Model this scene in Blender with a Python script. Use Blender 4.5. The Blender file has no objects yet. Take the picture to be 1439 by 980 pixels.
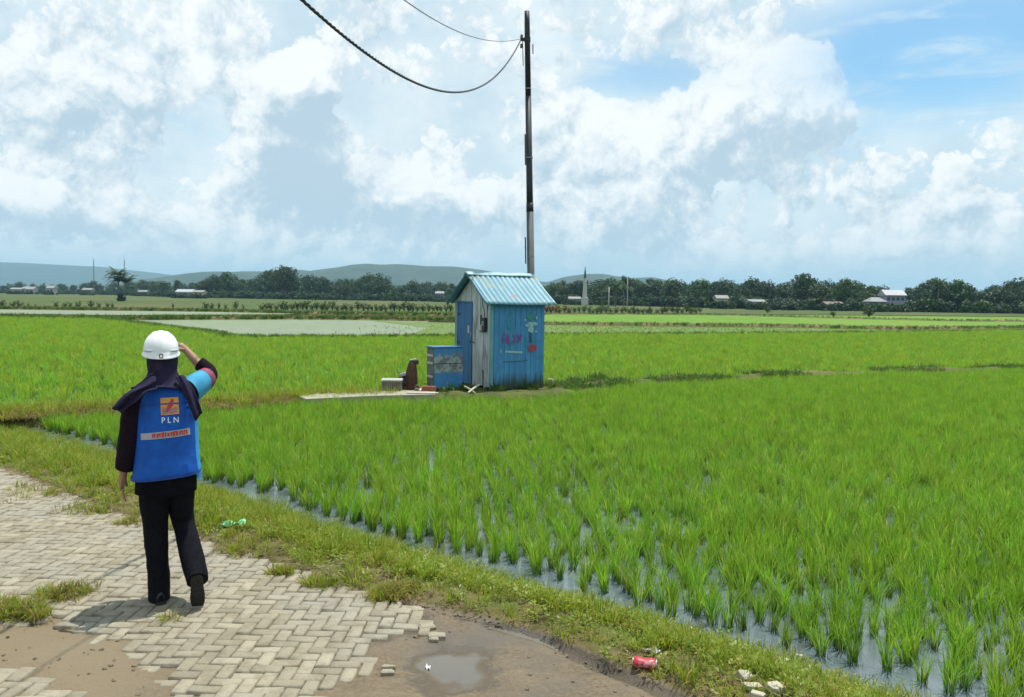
import bpy, bmesh, math, random
import numpy as np
from mathutils import Vector, Matrix, Euler
from mathutils.bvhtree import BVHTree

random.seed(11)
rng = np.random.default_rng(11)
scene = bpy.context.scene
COL = scene.collection
R = math.radians

# ------------------------------------------------------------------ camera
FPX, PW, PH = 1200.0, 1439.0, 980.0
CAMZ = 1.9
PITCH, ROLL = math.atan(73.0 / FPX), R(0.8)
fwd = Vector((0, math.cos(PITCH), -math.sin(PITCH)))
up0 = Vector((0, math.sin(PITCH), math.cos(PITCH)))
rt0 = Vector((1, 0, 0))
rgt = rt0 * math.cos(ROLL) + up0 * math.sin(ROLL)
upv = up0 * math.cos(ROLL) - rt0 * math.sin(ROLL)
EYE = Vector((0, 0, CAMZ))
cam_d = bpy.data.cameras.new('camera')
cam = bpy.data.objects.new('camera', cam_d)
COL.objects.link(cam)
M = Matrix((rgt, upv, -fwd)).transposed().to_4x4()
M.translation = EYE
cam.matrix_world = M
cam_d.sensor_width = 36.0
cam_d.lens = 36.0 * FPX / PW
cam_d.clip_start = 0.05
cam_d.clip_end = 30000
scene.camera = cam

def ray(px, py):
    return fwd + rgt * ((px - PW / 2) / FPX) + upv * ((PH / 2 - py) / FPX)
def P(px, py, z=0.0):
    """ground point at height z seen at photo pixel px, py"""
    d = ray(px, py)
    return EYE + d * ((z - CAMZ) / d.z)
def PD(px, py, dist):
    d = ray(px, py)
    return EYE + d * (dist / d.y)
def hor(px):
    return 417 + (px - PW / 2) * math.tan(ROLL)

ZW = -0.35      # paddy water level
HAZE = 1.6e-4
ZB = -0.12      # top of the earth bank and the hut's pad
SUN_EL, SUN_H = R(75), Vector((0.66, 0.75, 0)).normalized()
SUN = (SUN_H * math.cos(SUN_EL) + Vector((0, 0, math.sin(SUN_EL)))).normalized()

# ------------------------------------------------------------------ helpers
def tag(o, label=None, cat=None, group=None, kind=None):
    if label: o['label'] = label
    if cat: o['category'] = cat
    if group: o['group'] = group
    if kind: o['kind'] = kind
    return o
def empty(name, loc, label=None, cat=None, group=None, rz=0.0):
    o = bpy.data.objects.new(name, None)
    COL.objects.link(o)
    o.location = loc
    o.rotation_euler = (0, 0, rz)
    o.empty_display_size = 0.2
    return tag(o, label, cat, group)
KIDS = {}
def link(name, me, parent=None, loc=None):
    o = bpy.data.objects.new(name, me)
    COL.objects.link(o)
    if parent is not None:
        o.parent = parent
        KIDS.setdefault(parent.name, []).append(o)
    if loc is not None: o.location = loc
    return o
def copy_tree(o, parent=None):
    c = o.copy()
    COL.objects.link(c)
    if parent is not None:
        c.parent = parent
        KIDS.setdefault(parent.name, []).append(c)
    for ch in list(KIDS.get(o.name, [])):
        copy_tree(ch, c)
    return c

class MB:
    """collects shapes, builds them as ONE mesh object"""
    def __init__(self):
        self.v, self.f = [], []
    def add(self, vs, fs):
        n = len(self.v)
        self.v += [tuple(p) for p in vs]
        self.f += [tuple(i + n for i in f) for f in fs]
        return self
    def box(self, c, s, rot=None, bev=0.0):
        c = Vector(c); hx, hy, hz = s[0] / 2, s[1] / 2, s[2] / 2
        if bev <= 0:
            vs = [Vector((x * hx, y * hy, z * hz)) for z in (-1, 1) for x, y in ((-1, -1), (1, -1), (1, 1), (-1, 1))]
            fs = [(3, 2, 1, 0), (4, 5, 6, 7), (0, 1, 5, 4), (1, 2, 6, 5), (2, 3, 7, 6), (3, 0, 4, 7)]
        else:
            b = min(bev, hx * .9, hy * .9, hz * .9)
            vs, fs = [], []
            for z, ins in ((-hz, b), (-hz + b, 0), (hz - b, 0), (hz, b)):
                ax, ay = hx - ins, hy - ins
                k = b * (1 if ins == 0 else .4)
                vs += [Vector(q) for q in ((-ax + k, -ay, z), (ax - k, -ay, z), (ax, -ay + k, z), (ax, ay - k, z), (ax - k, ay, z), (-ax + k, ay, z), (-ax, ay - k, z), (-ax, -ay + k, z))]
            for l in range(3):
                for i in range(8):
                    j = (i + 1) % 8
                    fs.append((l * 8 + i, l * 8 + j, l * 8 + 8 + j, l * 8 + 8 + i))
            fs += [tuple(range(7, -1, -1)), tuple(range(24, 32))]
        if rot is not None:
            m = rot if isinstance(rot, Matrix) else Euler(rot).to_matrix()
            vs = [m @ p for p in vs]
        return self.add([p + c for p in vs], fs)
    def loft(self, rings, caps=(True, True), closed=True):
        n = len(rings[0])
        vs = [p for r in rings for p in r]
        fs = []
        for k in range(len(rings) - 1):
            for i in range(n if closed else n - 1):
                j = (i + 1) % n
                fs.append((k * n + i, k * n + j, (k + 1) * n + j, (k + 1) * n + i))
        if closed and caps[0]: fs.append(tuple(range(n - 1, -1, -1)))
        if closed and caps[1]: fs.append(tuple((len(rings) - 1) * n + i for i in range(n)))
        return self.add(vs, fs)
    def tube(self, pts, rad, n=10, hint=(0, 0, 1), caps=(True, True)):
        pts = [Vector(p) for p in pts]
        hint = Vector(hint)
        rings = []
        for i, p in enumerate(pts):
            t = (pts[min(i + 1, len(pts) - 1)] - pts[max(i - 1, 0)]).normalized()
            s = t.cross(hint)
            if s.length < 1e-3: s = t.cross(Vector((0, 1, 0)))
            if s.length < 1e-3: s = t.cross(Vector((1, 0, 0)))
            s.normalize(); w = s.cross(t)
            r = rad[i] if isinstance(rad, (list, tuple)) else rad
            a, b = r if isinstance(r, (list, tuple)) else (r, r)
            rings.append([p + s * (a * math.cos(q)) + w * (b * math.sin(q)) for q in [2 * math.pi * k / n for k in range(n)]])
        return self.loft(rings, caps)
    def lathe(self, prof, n=24, c=(0, 0, 0), sx=1.0, sy=1.0):
        c = Vector(c)
        rings = [[c + Vector((r * sx * math.cos(2 * math.pi * k / n), r * sy * math.sin(2 * math.pi * k / n), z)) for k in range(n)] for r, z in prof]
        return self.loft(rings)
    def grid(self, fn, nu, nv):
        vs = [fn(i / nu, j / nv) for j in range(nv + 1) for i in range(nu + 1)]
        fs = [(j * (nu + 1) + i, j * (nu + 1) + i + 1, (j + 1) * (nu + 1) + i + 1, (j + 1) * (nu + 1) + i) for j in range(nv) for i in range(nu)]
        return self.add(vs, fs)
    def xf(self, m):
        self.v = [tuple(m @ Vector(p)) for p in self.v]
        return self
    def mesh(self, name, mat, smooth=False):
        me = bpy.data.meshes.new(name)
        me.from_pydata(self.v, [], self.f)
        if mat: me.materials.append(mat)
        if smooth:
            me.polygons.foreach_set('use_smooth', [True] * len(me.polygons))
        me.update()
        return me
    def build(self, name, mat, parent=None, smooth=False, loc=None):
        return link(name, self.mesh(name, mat, smooth), parent, loc)

def np_mesh(name, v, f, mat, smooth=False):
    me = bpy.data.meshes.new(name)
    v = np.asarray(v, dtype=np.float32); f = np.asarray(f, dtype=np.int32)
    k = f.shape[1]
    me.vertices.add(len(v)); me.vertices.foreach_set('co', v.ravel())
    me.loops.add(f.size); me.loops.foreach_set('vertex_index', f.ravel())
    me.polygons.add(len(f))
    me.polygons.foreach_set('loop_start', np.arange(0, f.size, k, dtype=np.int32))
    me.polygons.foreach_set('loop_total', np.full(len(f), k, dtype=np.int32))
    if smooth: me.polygons.foreach_set('use_smooth', np.ones(len(f), dtype=bool))
    if mat: me.materials.append(mat)
    me.update(calc_edges=True); me.validate()
    return me

def catmull(pts, rads, k=5):
    pts = [Vector(p) for p in pts]
    rads = [Vector((r, r)) if not isinstance(r, (tuple, list)) else Vector(r) for r in rads]
    op, orr = [], []
    n = len(pts)
    for i in range(n - 1):
        p0, p1, p2, p3 = pts[max(i - 1, 0)], pts[i], pts[i + 1], pts[min(i + 2, n - 1)]
        r0, r1, r2, r3 = rads[max(i - 1, 0)], rads[i], rads[i + 1], rads[min(i + 2, n - 1)]
        for j in range(k):
            t = j / k
            def cr(a, b, c, d):
                return (b * 2 + (c - a) * t + (a * 2 - b * 5 + c * 4 - d) * t * t + (b * 3 - a - c * 3 + d) * t ** 3) * 0.5
            op.append(cr(p0, p1, p2, p3)); orr.append(tuple(cr(r0, r1, r2, r3)))
    op.append(pts[-1]); orr.append(tuple(rads[-1]))
    return op, orr

def vnoise(x, y, s=1.0, seed=0):
    """smooth value noise, numpy arrays"""
    x = np.asarray(x, dtype=float) * s + seed * 17.31; y = np.asarray(y, dtype=float) * s - seed * 9.77
    xi, yi = np.floor(x), np.floor(y)
    fx, fy = x - xi, y - yi
    fx = fx * fx * (3 - 2 * fx); fy = fy * fy * (3 - 2 * fy)
    def h(a, b):
        q = np.sin(a * 127.1 + b * 311.7 + seed * 3.3) * 43758.5453
        return q - np.floor(q)
    return (h(xi, yi) * (1 - fx) + h(xi + 1, yi) * fx) * (1 - fy) + (h(xi, yi + 1) * (1 - fx) + h(xi + 1, yi + 1) * fx) * fy
def fbm(x, y, s=1.0, o=4, seed=0):
    t, a, n = 0, 1.0, 0
    for i in range(o):
        t = t + a * vnoise(x, y, s * 2 ** i, seed + i); n += a; a *= .5
    return t / n
def inside(px, py, poly):
    px = np.asarray(px); py = np.asarray(py)
    c = np.zeros(px.shape, dtype=bool)
    n = len(poly)
    for i in range(n):
        x1, y1 = poly[i]; x2, y2 = poly[(i + 1) % n]
        if y1 == y2: continue
        k = ((y1 > py) != (y2 > py)) & (px < (x2 - x1) * (py - y1) / (y2 - y1) + x1)
        c ^= k
    return c
def seg_dist(px, py, line):
    """unsigned distance of points to a polyline"""
    d = np.full(np.shape(px), 1e9)
    for (x1, y1), (x2, y2) in zip(line[:-1], line[1:]):
        dx, dy = x2 - x1, y2 - y1
        t = np.clip(((px - x1) * dx + (py - y1) * dy) / (dx * dx + dy * dy + 1e-12), 0, 1)
        d = np.minimum(d, np.hypot(px - x1 - t * dx, py - y1 - t * dy))
    return d

# ------------------------------------------------------------------ materials
class NT:
    def __init__(self, tree): self.t = tree
    def n(self, typ, **kw):
        nd = self.t.nodes.new(typ)
        for k, v in kw.items():
            if k == 'i':
                for a, b in v.items(): self.put(nd.inputs[a], b)
            else: setattr(nd, k, v)
        return nd
    def put(self, sock, val):
        if isinstance(val, bpy.types.NodeSocket): self.t.links.new(val, sock)
        elif isinstance(val, bpy.types.Node): self.t.links.new(val.outputs[0], sock)
        else:
            try: sock.default_value = val
            except Exception:
                if isinstance(val, (int, float)): sock.default_value = (val,) * len(sock.default_value)
                elif len(val) == 3: sock.default_value = tuple(val) + (1,)
                else: sock.default_value = tuple(val)[:3]
    def m(self, op, a, b=0.0, c=0.0, clamp=False):
        nd = self.n('ShaderNodeMath', operation=op, use_clamp=clamp)
        self.put(nd.inputs[0], a); self.put(nd.inputs[1], b); self.put(nd.inputs[2], c)
        return nd.outputs[0]
    def vm(self, op, a, b=(0, 0, 0), sc=None):
        nd = self.n('ShaderNodeVectorMath', operation=op)
        self.put(nd.inputs[0], a)
        if op != 'SCALE': self.put(nd.inputs[1], b)
        if sc is not None: self.put(nd.inputs['Scale'], sc)
        return nd.outputs['Value'] if op in ('LENGTH', 'DOT_PRODUCT', 'DISTANCE') else nd.outputs[0]
    def mr(self, v, a, b, c=0.0, d=1.0, smooth=True):
        nd = self.n('ShaderNodeMapRange', interpolation_type='SMOOTHSTEP' if smooth else 'LINEAR')
        for i, q in enumerate((v, a, b, c, d)): self.put(nd.inputs[i], q)
        return nd.outputs[0]
    def mix(self, f, a, b, mode='MIX'):
        nd = self.n('ShaderNodeMix', data_type='RGBA', blend_type=mode)
        self.put(nd.inputs[0], f); self.put(nd.inputs[6], a); self.put(nd.inputs[7], b)
        return nd.outputs[2]
    def noise(self, vec, scale, detail=4.0, rough=0.55, dist=0.0):
        nd = self.n('ShaderNodeTexNoise', i={'Scale': scale, 'Detail': detail, 'Roughness': rough, 'Distortion': dist})
        if vec is not None: self.put(nd.inputs['Vector'], vec)
        return nd.outputs[0]
    def ramp(self, f, stops):
        nd = self.n('ShaderNodeValToRGB')
        el = nd.color_ramp.elements
        while len(el) < len(stops): el.new(0.5)
        for e, (p, c) in zip(el, stops):
            e.position = p; e.color = tuple(c) + ((1,) if len(c) == 3 else ())
        self.put(nd.inputs[0], f)
        return nd.outputs[0]
    def coord(self, which='Object'):
        return self.n('ShaderNodeTexCoord').outputs[which]
    def bump(self, h, strength=.4, dist=.01):
        return self.n('ShaderNodeBump', i={'Height': h, 'Strength': strength, 'Distance': dist}).outputs[0]

def new_mat(name):
    m = bpy.data.materials.new(name)
    m.use_nodes = True
    t = NT(m.node_tree)
    bs = m.node_tree.nodes['Principled BSDF']
    return m, t, bs
def mat(name, c1, c2=None, scale=8.0, rough=.7, bump=0.0, metal=0.0, spec=.5, dist=.01, detail=5, c3=None, s3=2.0, k3=(.55, .7), stretch=None, coat=0):
    """two-tone noise material, optional large stains c3"""
    m, t, bs = new_mat(name)
    vec = t.coord('Object')
    if stretch: vec = t.vm('MULTIPLY', vec, stretch)
    nz = t.noise(vec, scale, detail, .6)
    col = t.mix(t.mr(nz, .3, .7), c1, c2 or c1)
    if c3:
        col = t.mix(t.mr(t.noise(vec, s3, 6, .65), k3[0], k3[1]), col, c3)
    t.put(bs.inputs['Base Color'], col)
    bs.inputs['Roughness'].default_value = rough
    bs.inputs['Metallic'].default_value = metal
    bs.inputs['Specular IOR Level'].default_value = spec
    if coat: bs.inputs['Coat Weight'].default_value = coat
    if bump: t.put(bs.inputs['Normal'], t.bump(nz, bump, dist))
    return m
def leaf_mat(name, c1, c2, trans=.45, tip=None, rough=.45, zspan=None, hue=.25, straw=None):
    """thin leaf: principled + translucent; varies by leaf and by plant"""
    m, t, bs = new_mat(name)
    geo = t.n('ShaderNodeNewGeometry')
    oi = t.n('ShaderNodeObjectInfo')
    col = t.mix(geo.outputs['Random Per Island'], c1, c2)
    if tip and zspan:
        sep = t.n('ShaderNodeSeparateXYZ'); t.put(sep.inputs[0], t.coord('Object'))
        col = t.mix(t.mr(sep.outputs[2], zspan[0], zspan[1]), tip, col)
    if straw: col = t.mix(t.m('GREATER_THAN', geo.outputs['Random Per Island'], .94), col, straw)
    hs = t.n('ShaderNodeHueSaturation')
    t.put(hs.inputs['Hue'], t.mr(oi.outputs['Random'], 0, 1, .5 - .03 * hue / .25, .5 + .025 * hue / .25, False))
    t.put(hs.inputs['Value'], t.mr(t.m('FRACT', t.m('MULTIPLY', oi.outputs['Random'], 7.3)), 0, 1, .8, 1.2, False))
    t.put(hs.inputs['Color'], col)
    col = hs.outputs[0]
    t.put(bs.inputs['Base Color'], col)
    bs.inputs['Roughness'].default_value = rough
    bs.inputs['Specular IOR Level'].default_value = .35
    tr = t.n('ShaderNodeBsdfTranslucent'); t.put(tr.inputs[0], col)
    mx = t.n('ShaderNodeMixShader', i={0: trans})
    t.put(mx.inputs[1], bs.outputs[0]); t.put(mx.inputs[2], tr.outputs[0])
    out = [n for n in m.node_tree.nodes if n.type == 'OUTPUT_MATERIAL'][0]
    t.put(out.inputs[0], mx.outputs[0])
    return m

# ------------------------------------------------------------------ world: sky and clouds
w = bpy.data.worlds.new('World')
scene.world = w
w.use_nodes = True
wt = NT(w.node_tree)
for nd in list(w.node_tree.nodes): w.node_tree.nodes.remove(nd)

def azel(px, py):
    d = ray(px, py)
    return math.atan2(d.x, d.y), math.atan2(d.z, math.hypot(d.x, d.y))

# cloud density group over (azimuth, elevation)
g = bpy.data.node_groups.new('cloud_density', 'ShaderNodeTree')
g.interface.new_socket('Vector', in_out='INPUT', socket_type='NodeSocketVector')
g.interface.new_socket('Value', in_out='OUTPUT', socket_type='NodeSocketFloat')
gt = NT(g)
gi = gt.n('NodeGroupInput'); go = gt.n('NodeGroupOutput')
v = gi.outputs[0]
wz = gt.n('ShaderNodeTexNoise', i={'Vector': v, 'Scale': 9.0, 'Detail': 6.0, 'Roughness': .62})
wv = gt.vm('SCALE', gt.vm('SUBTRACT', wz.outputs['Color'], (.5, .5, .5)), sc=.075)
vw = gt.vm('ADD', v, wv)
n1 = gt.noise(vw, 7.0, 7, .56)
vo = gt.n('ShaderNodeTexVoronoi', feature='F1', i={'Vector': vw, 'Scale': 30.0, 'Detail': 3.0, 'Roughness': .55, 'Lacunarity': 2.2})
vo.normalize = True
bil = gt.m('SUBTRACT', 1.0, gt.m('MULTIPLY', vo.outputs['Distance'], 1.25))
dens = gt.m('SUBTRACT', gt.m('ADD', gt.m('MULTIPLY', n1, .82), gt.m('MULTIPLY', bil, .60)), .225)
BLOBS = [  # photo px, py, radius x, radius y, weight: where the cumulus towers stand
    (415, 112, 46, 42, .34), (402, 165, 58, 55, .30), (405, 225, 78, 55, .30), (440, 268, 120, 30, .26), (480, 225, 60, 40, .14),
    (640, 285, 105, 34, .22), (585, 265, 70, 36, .16), (40, 272, 120, 34, .18), (170, 300, 150, 32, .12), (45, 95, 110, 50, .18), (130, 190, 120, 60, .06),
    (1090, 120, 100, 62, .30), (1140, 150, 62, 52, .16), (985, 190, 140, 60, .18), (880, 225, 120, 95, .18), (820, 180, 70, 60, .10), (850, 310, 120, 50, .12),
    (1310, 300, 100, 22, .08), (1180, 345, 220, 22, .10), (300, 200, 70, 60, -.10), (700, 190, 60, 100, -.08), (560, 170, 110, 60, -.05),
    (1290, 70, 150, 62, -.36), (1420, 60, 120, 70, -.26), (1300, 190, 110, 24, -.18), (890, 105, 80, 24, -.20), (430, 385, 400, 22, -.06)]
for (bx, by, rx, ry, wgt) in BLOBS:
    a, e = azel(bx, by)
    q = gt.vm('MULTIPLY', gt.vm('SUBTRACT', vw, (a, e, 0)), (FPX / rx, FPX / ry, 0))
    f = gt.mr(gt.vm('LENGTH', q), 0.1, 1.5, wgt * 1.25, 0.0)
    dens = gt.m('ADD', dens, f)
gt.put(go.inputs[0], dens)

D = wt.coord('Generated')
sx = wt.n('ShaderNodeSeparateXYZ'); wt.put(sx.inputs[0], D)
az = wt.m('ARCTAN2', sx.outputs[0], sx.outputs[1])
hl = wt.m('SQRT', wt.m('ADD', wt.m('MULTIPLY', sx.outputs[0], sx.outputs[0]), wt.m('MULTIPLY', sx.outputs[1], sx.outputs[1])))
el = wt.m('ARCTAN2', sx.outputs[2], hl)
cv = wt.n('ShaderNodeCombineXYZ', i={0: az, 1: el}).outputs[0]
def cd(vec):
    nd = wt.n('ShaderNodeGroup'); nd.node_tree = g
    wt.put(nd.inputs[0], vec)
    return nd.outputs[0]
d0 = cd(cv)
d1 = cd(wt.vm('ADD', cv, (-.007, .013, 0)))
d2 = cd(wt.vm('ADD', cv, (-.012, .042, 0)))
alpha = wt.mr(d0, .495, .58)
SHADES = [(408, 195, 58, 80, -.62), (445, 256, 120, 44, -.60), (490, 205, 66, 66, -.30), (620, 322, 130, 26, -.26), (60, 318, 130, 26, -.20), (110, 205, 120, 50, -.16), (735, 240, 50, 80, -.22), (1000, 240, 80, 40, -.16), (1060, 300, 130, 30, -.14), (880, 330, 100, 26, -.18), (405, 92, 44, 26, .36), (352, 190, 20, 40, .25), (1095, 85, 90, 28, .2), (665, 268, 70, 18, .2), (585, 250, 50, 16, .15), (40, 262, 70, 14, .2), (870, 215, 60, 40, .12)]
lit = wt.m('ADD', .56, wt.m('ADD', wt.m('MULTIPLY', wt.m('SUBTRACT', d0, d1), 2.2), wt.m('MULTIPLY', wt.m('SUBTRACT', d0, d2), .7)), clamp=True)
lw = wt.vm('ADD', cv, wt.vm('SCALE', wt.vm('SUBTRACT', wt.n('ShaderNodeTexNoise', i={'Vector': cv, 'Scale': 16.0, 'Detail': 4.0}).outputs['Color'], (.5, .5, .5)), sc=.085))
for (bx, by, rx, ry, wgt) in SHADES:
    a_, e_ = azel(bx, by)
    lit = wt.m('ADD', lit, wt.mr(wt.vm('LENGTH', wt.vm('MULTIPLY', wt.vm('SUBTRACT', lw, (a_, e_, 0)), (FPX / rx, FPX / ry, 0))), .3, 1.3, wgt, 0.0))
det = wt.noise(lw, 24.0, 6, .62)
lit = wt.m('ADD', lit, wt.m('MULTIPLY', wt.m('SUBTRACT', det, .5), 2.1))
lit = wt.mr(lit, -.15, 1.15)
sky = wt.n('ShaderNodeTexSky', sky_type='NISHITA')
sky.sun_disc = False
sky.sun_elevation = SUN_EL
sky.sun_rotation = math.atan2(SUN_H.x, SUN_H.y)
sky.air_density = 1.0; sky.dust_density = 1.2; sky.ozone_density = 1.0
SS = 0.1
skyc = wt.mix(1.0, sky.outputs[0], (.95, 1.42, 1.5, 1), 'MULTIPLY')
# thin high veil, streaked sideways
vs_ = wt.vm('MULTIPLY', cv, (1.0, 2.6, 1.0))
veil = wt.noise(vs_, 3.2, 7, .6, .6)
a1, e1 = azel(1330, 70)
hole = wt.mr(wt.vm('LENGTH', wt.vm('MULTIPLY', wt.vm('SUBTRACT', cv, (a1, e1, 0)), (FPX / 250, FPX / 105, 0))), .35, 1.2)
a2, e2 = azel(900, 105)
hole2 = wt.mr(wt.vm('LENGTH', wt.vm('MULTIPLY', wt.vm('SUBTRACT', cv, (a2, e2, 0)), (FPX / 130, FPX / 38, 0))), .2, 1.3, .35, 1)
vh = wt.m('MULTIPLY', wt.m('MULTIPLY', hole, hole2), wt.mr(el, .5, 1.1, 1.0, .35))
veil_a = wt.m('MULTIPLY', wt.mr(veil, .22, .5, .55, .97), wt.m('ADD', wt.mr(wt.noise(wt.vm('MULTIPLY', cv, (1.0, 4.5, 1.0)), 7.0, 7, .6, .4), .48, .74, .08, .62), wt.m('MULTIPLY', vh, .92), clamp=True))
CW = 1.0 / SS
def C(r, gg, b, k=1.0): return (r * CW * k, gg * CW * k, b * CW * k, 1)
veil_c = wt.mix(wt.mr(wt.noise(cv, 5, 6, .6), .35, .65), C(.58, .73, .82), C(.80, .90, .93))
base = wt.mix(veil_a, skyc, veil_c)
cl_c = wt.mix(lit, C(.47, .615, .72), C(.95, .985, .985))
col = wt.mix(wt.m('MULTIPLY', alpha, wt.m('ADD', .35, wt.m('MULTIPLY', vh, .60))), base, cl_c)
# low air near the horizon
hz = wt.mr(el, .0, .10, .80, 0.0)
col = wt.mix(hz, col, C(.49, .67, .77))
bg = wt.n('ShaderNodeBackground', i={'Strength': SS}); wt.put(bg.inputs[0], col)
wo = wt.n('ShaderNodeOutputWorld'); wt.put(wo.inputs[0], bg.outputs[0])
w.cycles.sampling_method = 'MANUAL'
w.cycles.sample_map_resolution = 512

sun_d = bpy.data.lights.new('sun', 'SUN')
sun_d.energy = 5.0; sun_d.angle = R(0.5); sun_d.color = (1.0, .955, .88)
sun_o = bpy.data.objects.new('sun', sun_d); COL.objects.link(sun_o)
sun_o.rotation_euler = SUN.to_track_quat('Z', 'Y').to_euler()
sun_o.location = (10, 10, 40)

scene.view_settings.view_transform = 'Standard'
scene.view_settings.look = 'None'
scene.view_settings.exposure = 0.12
scene.view_settings.gamma = 1.0
scene.render.engine = 'CYCLES'
cy = scene.cycles
cy.max_bounces = 6; cy.diffuse_bounces = 3; cy.glossy_bounces = 3; cy.transmission_bounces = 3; cy.volume_bounces = 0
cy.transparent_max_bounces = 8
cy.use_denoising = True
cy.caustics_reflective = False; cy.caustics_refractive = False
cy.use_adaptive_sampling = True
cy.adaptive_threshold = 0.015
# ------------------------------------------------------------------ setting materials
def field_mat(name, c1, c2, c3, s1=.35, s2=.06, stretch=(1, .35, 1), rough=.9):
    m, t, bs = new_mat(name)
    vec = t.vm('MULTIPLY', t.coord('Object'), stretch)
    a = t.noise(vec, s1, 6, .65); b = t.noise(vec, s2, 4, .6)
    c = t.mix(t.mr(a, .32, .68), c1, c2)
    c = t.mix(t.mr(b, .45, .65), c, c3)
    t.put(bs.inputs['Base Color'], c)
    bs.inputs['Roughness'].default_value = rough; bs.inputs['Specular IOR Level'].default_value = .2
    t.put(bs.inputs['Normal'], t.bump(a, .5, .2))
    return m
M_far = field_mat('far_ground', (.040, .072, .016), (.062, .092, .022), (.08, .09, .032), .12, .012)
M_green = field_mat('green_field', (.085, .175, .014), (.115, .225, .018), (.125, .205, .025), .5, .05)
M_olive = field_mat('olive_field', (.040, .072, .014), (.066, .098, .020), (.09, .092, .032), .3, .04)
M_bund = field_mat('bund_soil', (.06, .07, .02), (.10, .11, .035), (.17, .13, .065), 2.5, .3, (1, 1, 1))

def water_mat(name, mud, rough=.06, pale=None, murk=.25, rip=26):
    m, t, bs = new_mat(name)
    vec = t.coord('Object')
    c = t.mix(t.mr(t.noise(vec, 1.3, 5, .6), .35, .65), mud, tuple(x * 1.5 for x in mud))
    if pale: c = t.mix(t.mr(t.noise(t.vm('MULTIPLY', vec, (.25, 1, 1)), .22, 5, .65), .42, .62), c, pale)
    t.put(bs.inputs['Base Color'], c)
    bs.inputs['Roughness'].default_value = rough
    bs.inputs['IOR'].default_value = 1.45
    bs.inputs['Specular IOR Level'].default_value = .5
    t.put(bs.inputs['Normal'], t.bump(t.noise(vec, rip, 3, .5), .07, .003))
    return m
M_water = water_mat('paddy_water', (.085, .110, .122), .04)
M_pond = water_mat('pond_water', (.115, .14, .075), .45, (.13, .175, .06), rip=8)
M_pond2 = field_mat('pale_water', (.095, .15, .040), (.125, .175, .055), (.085, .155, .030), .5, .09)

# ------------------------------------------------------------------ ground to the horizon
xs = np.array([-9000, -4000, -1500, -500, -200, -80, -30, 0, 30, 80, 200, 500, 1500, 4000, 9000.])
ys = np.array([-3000, -500, -50, 0, 40, 90, 150, 300, 600, 1200, 3000, 6000, 8000.])
vv = [(x, y, -.47) for y in ys for x in xs]
nx = len(xs)
ff = [(j * nx + i, j * nx + i + 1, (j + 1) * nx + i + 1, (j + 1) * nx + i) for j in range(len(ys) - 1) for i in range(nx - 1)]
tag(link('ground', np_mesh('ground', vv, ff, M_far)), kind='structure')

def sheet(name, pix, z, m, kind='structure', sub=1):
    """flat polygon whose outline is given in photo pixels"""
    pts = [P(x, y, z) for x, y in pix]
    o = MB().add(pts, [tuple(range(len(pts)))]).build(name, m)
    tag(o, kind=kind)
    if o.data.polygons[0].normal.z < 0: o.data.flip_normals()
    return o

# road edge (left far -> right near) and water edge, photo pixels
ROAD_PX = [(-900, 520), (-400, 590), (0, 655), (60, 676), (130, 704), (200, 728), (280, 754), (400, 790), (480, 818), (545, 836), (610, 850), (700, 868), (780, 890), (860, 925), (930, 955), (1000, 985), (1150, 1060), (1500, 1300)]
WAT_PX = [(-900, 470), (-400, 528), (-60, 583), (0, 593), (150, 630), (290, 682), (400, 712), (520, 752), (640, 782), (720, 806), (830, 842), (960, 880), (1100, 916), (1200, 946), (1320, 990), (1500, 1060), (1900, 1300)]
ROADL = [tuple(P(x, y, 0)[:2]) for x, y in ROAD_PX]
WATL = [tuple(P(x, y, ZW)[:2]) for x, y in WAT_PX]
ROAD_POLY = ROADL + [(ROADL[-1][0], -3), (-30, -3), (-30, ROADL[0][1])]
LAND_POLY = WATL + [(WATL[-1][0], -3), (-40, -3), (-40, WATL[0][1])]

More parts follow.
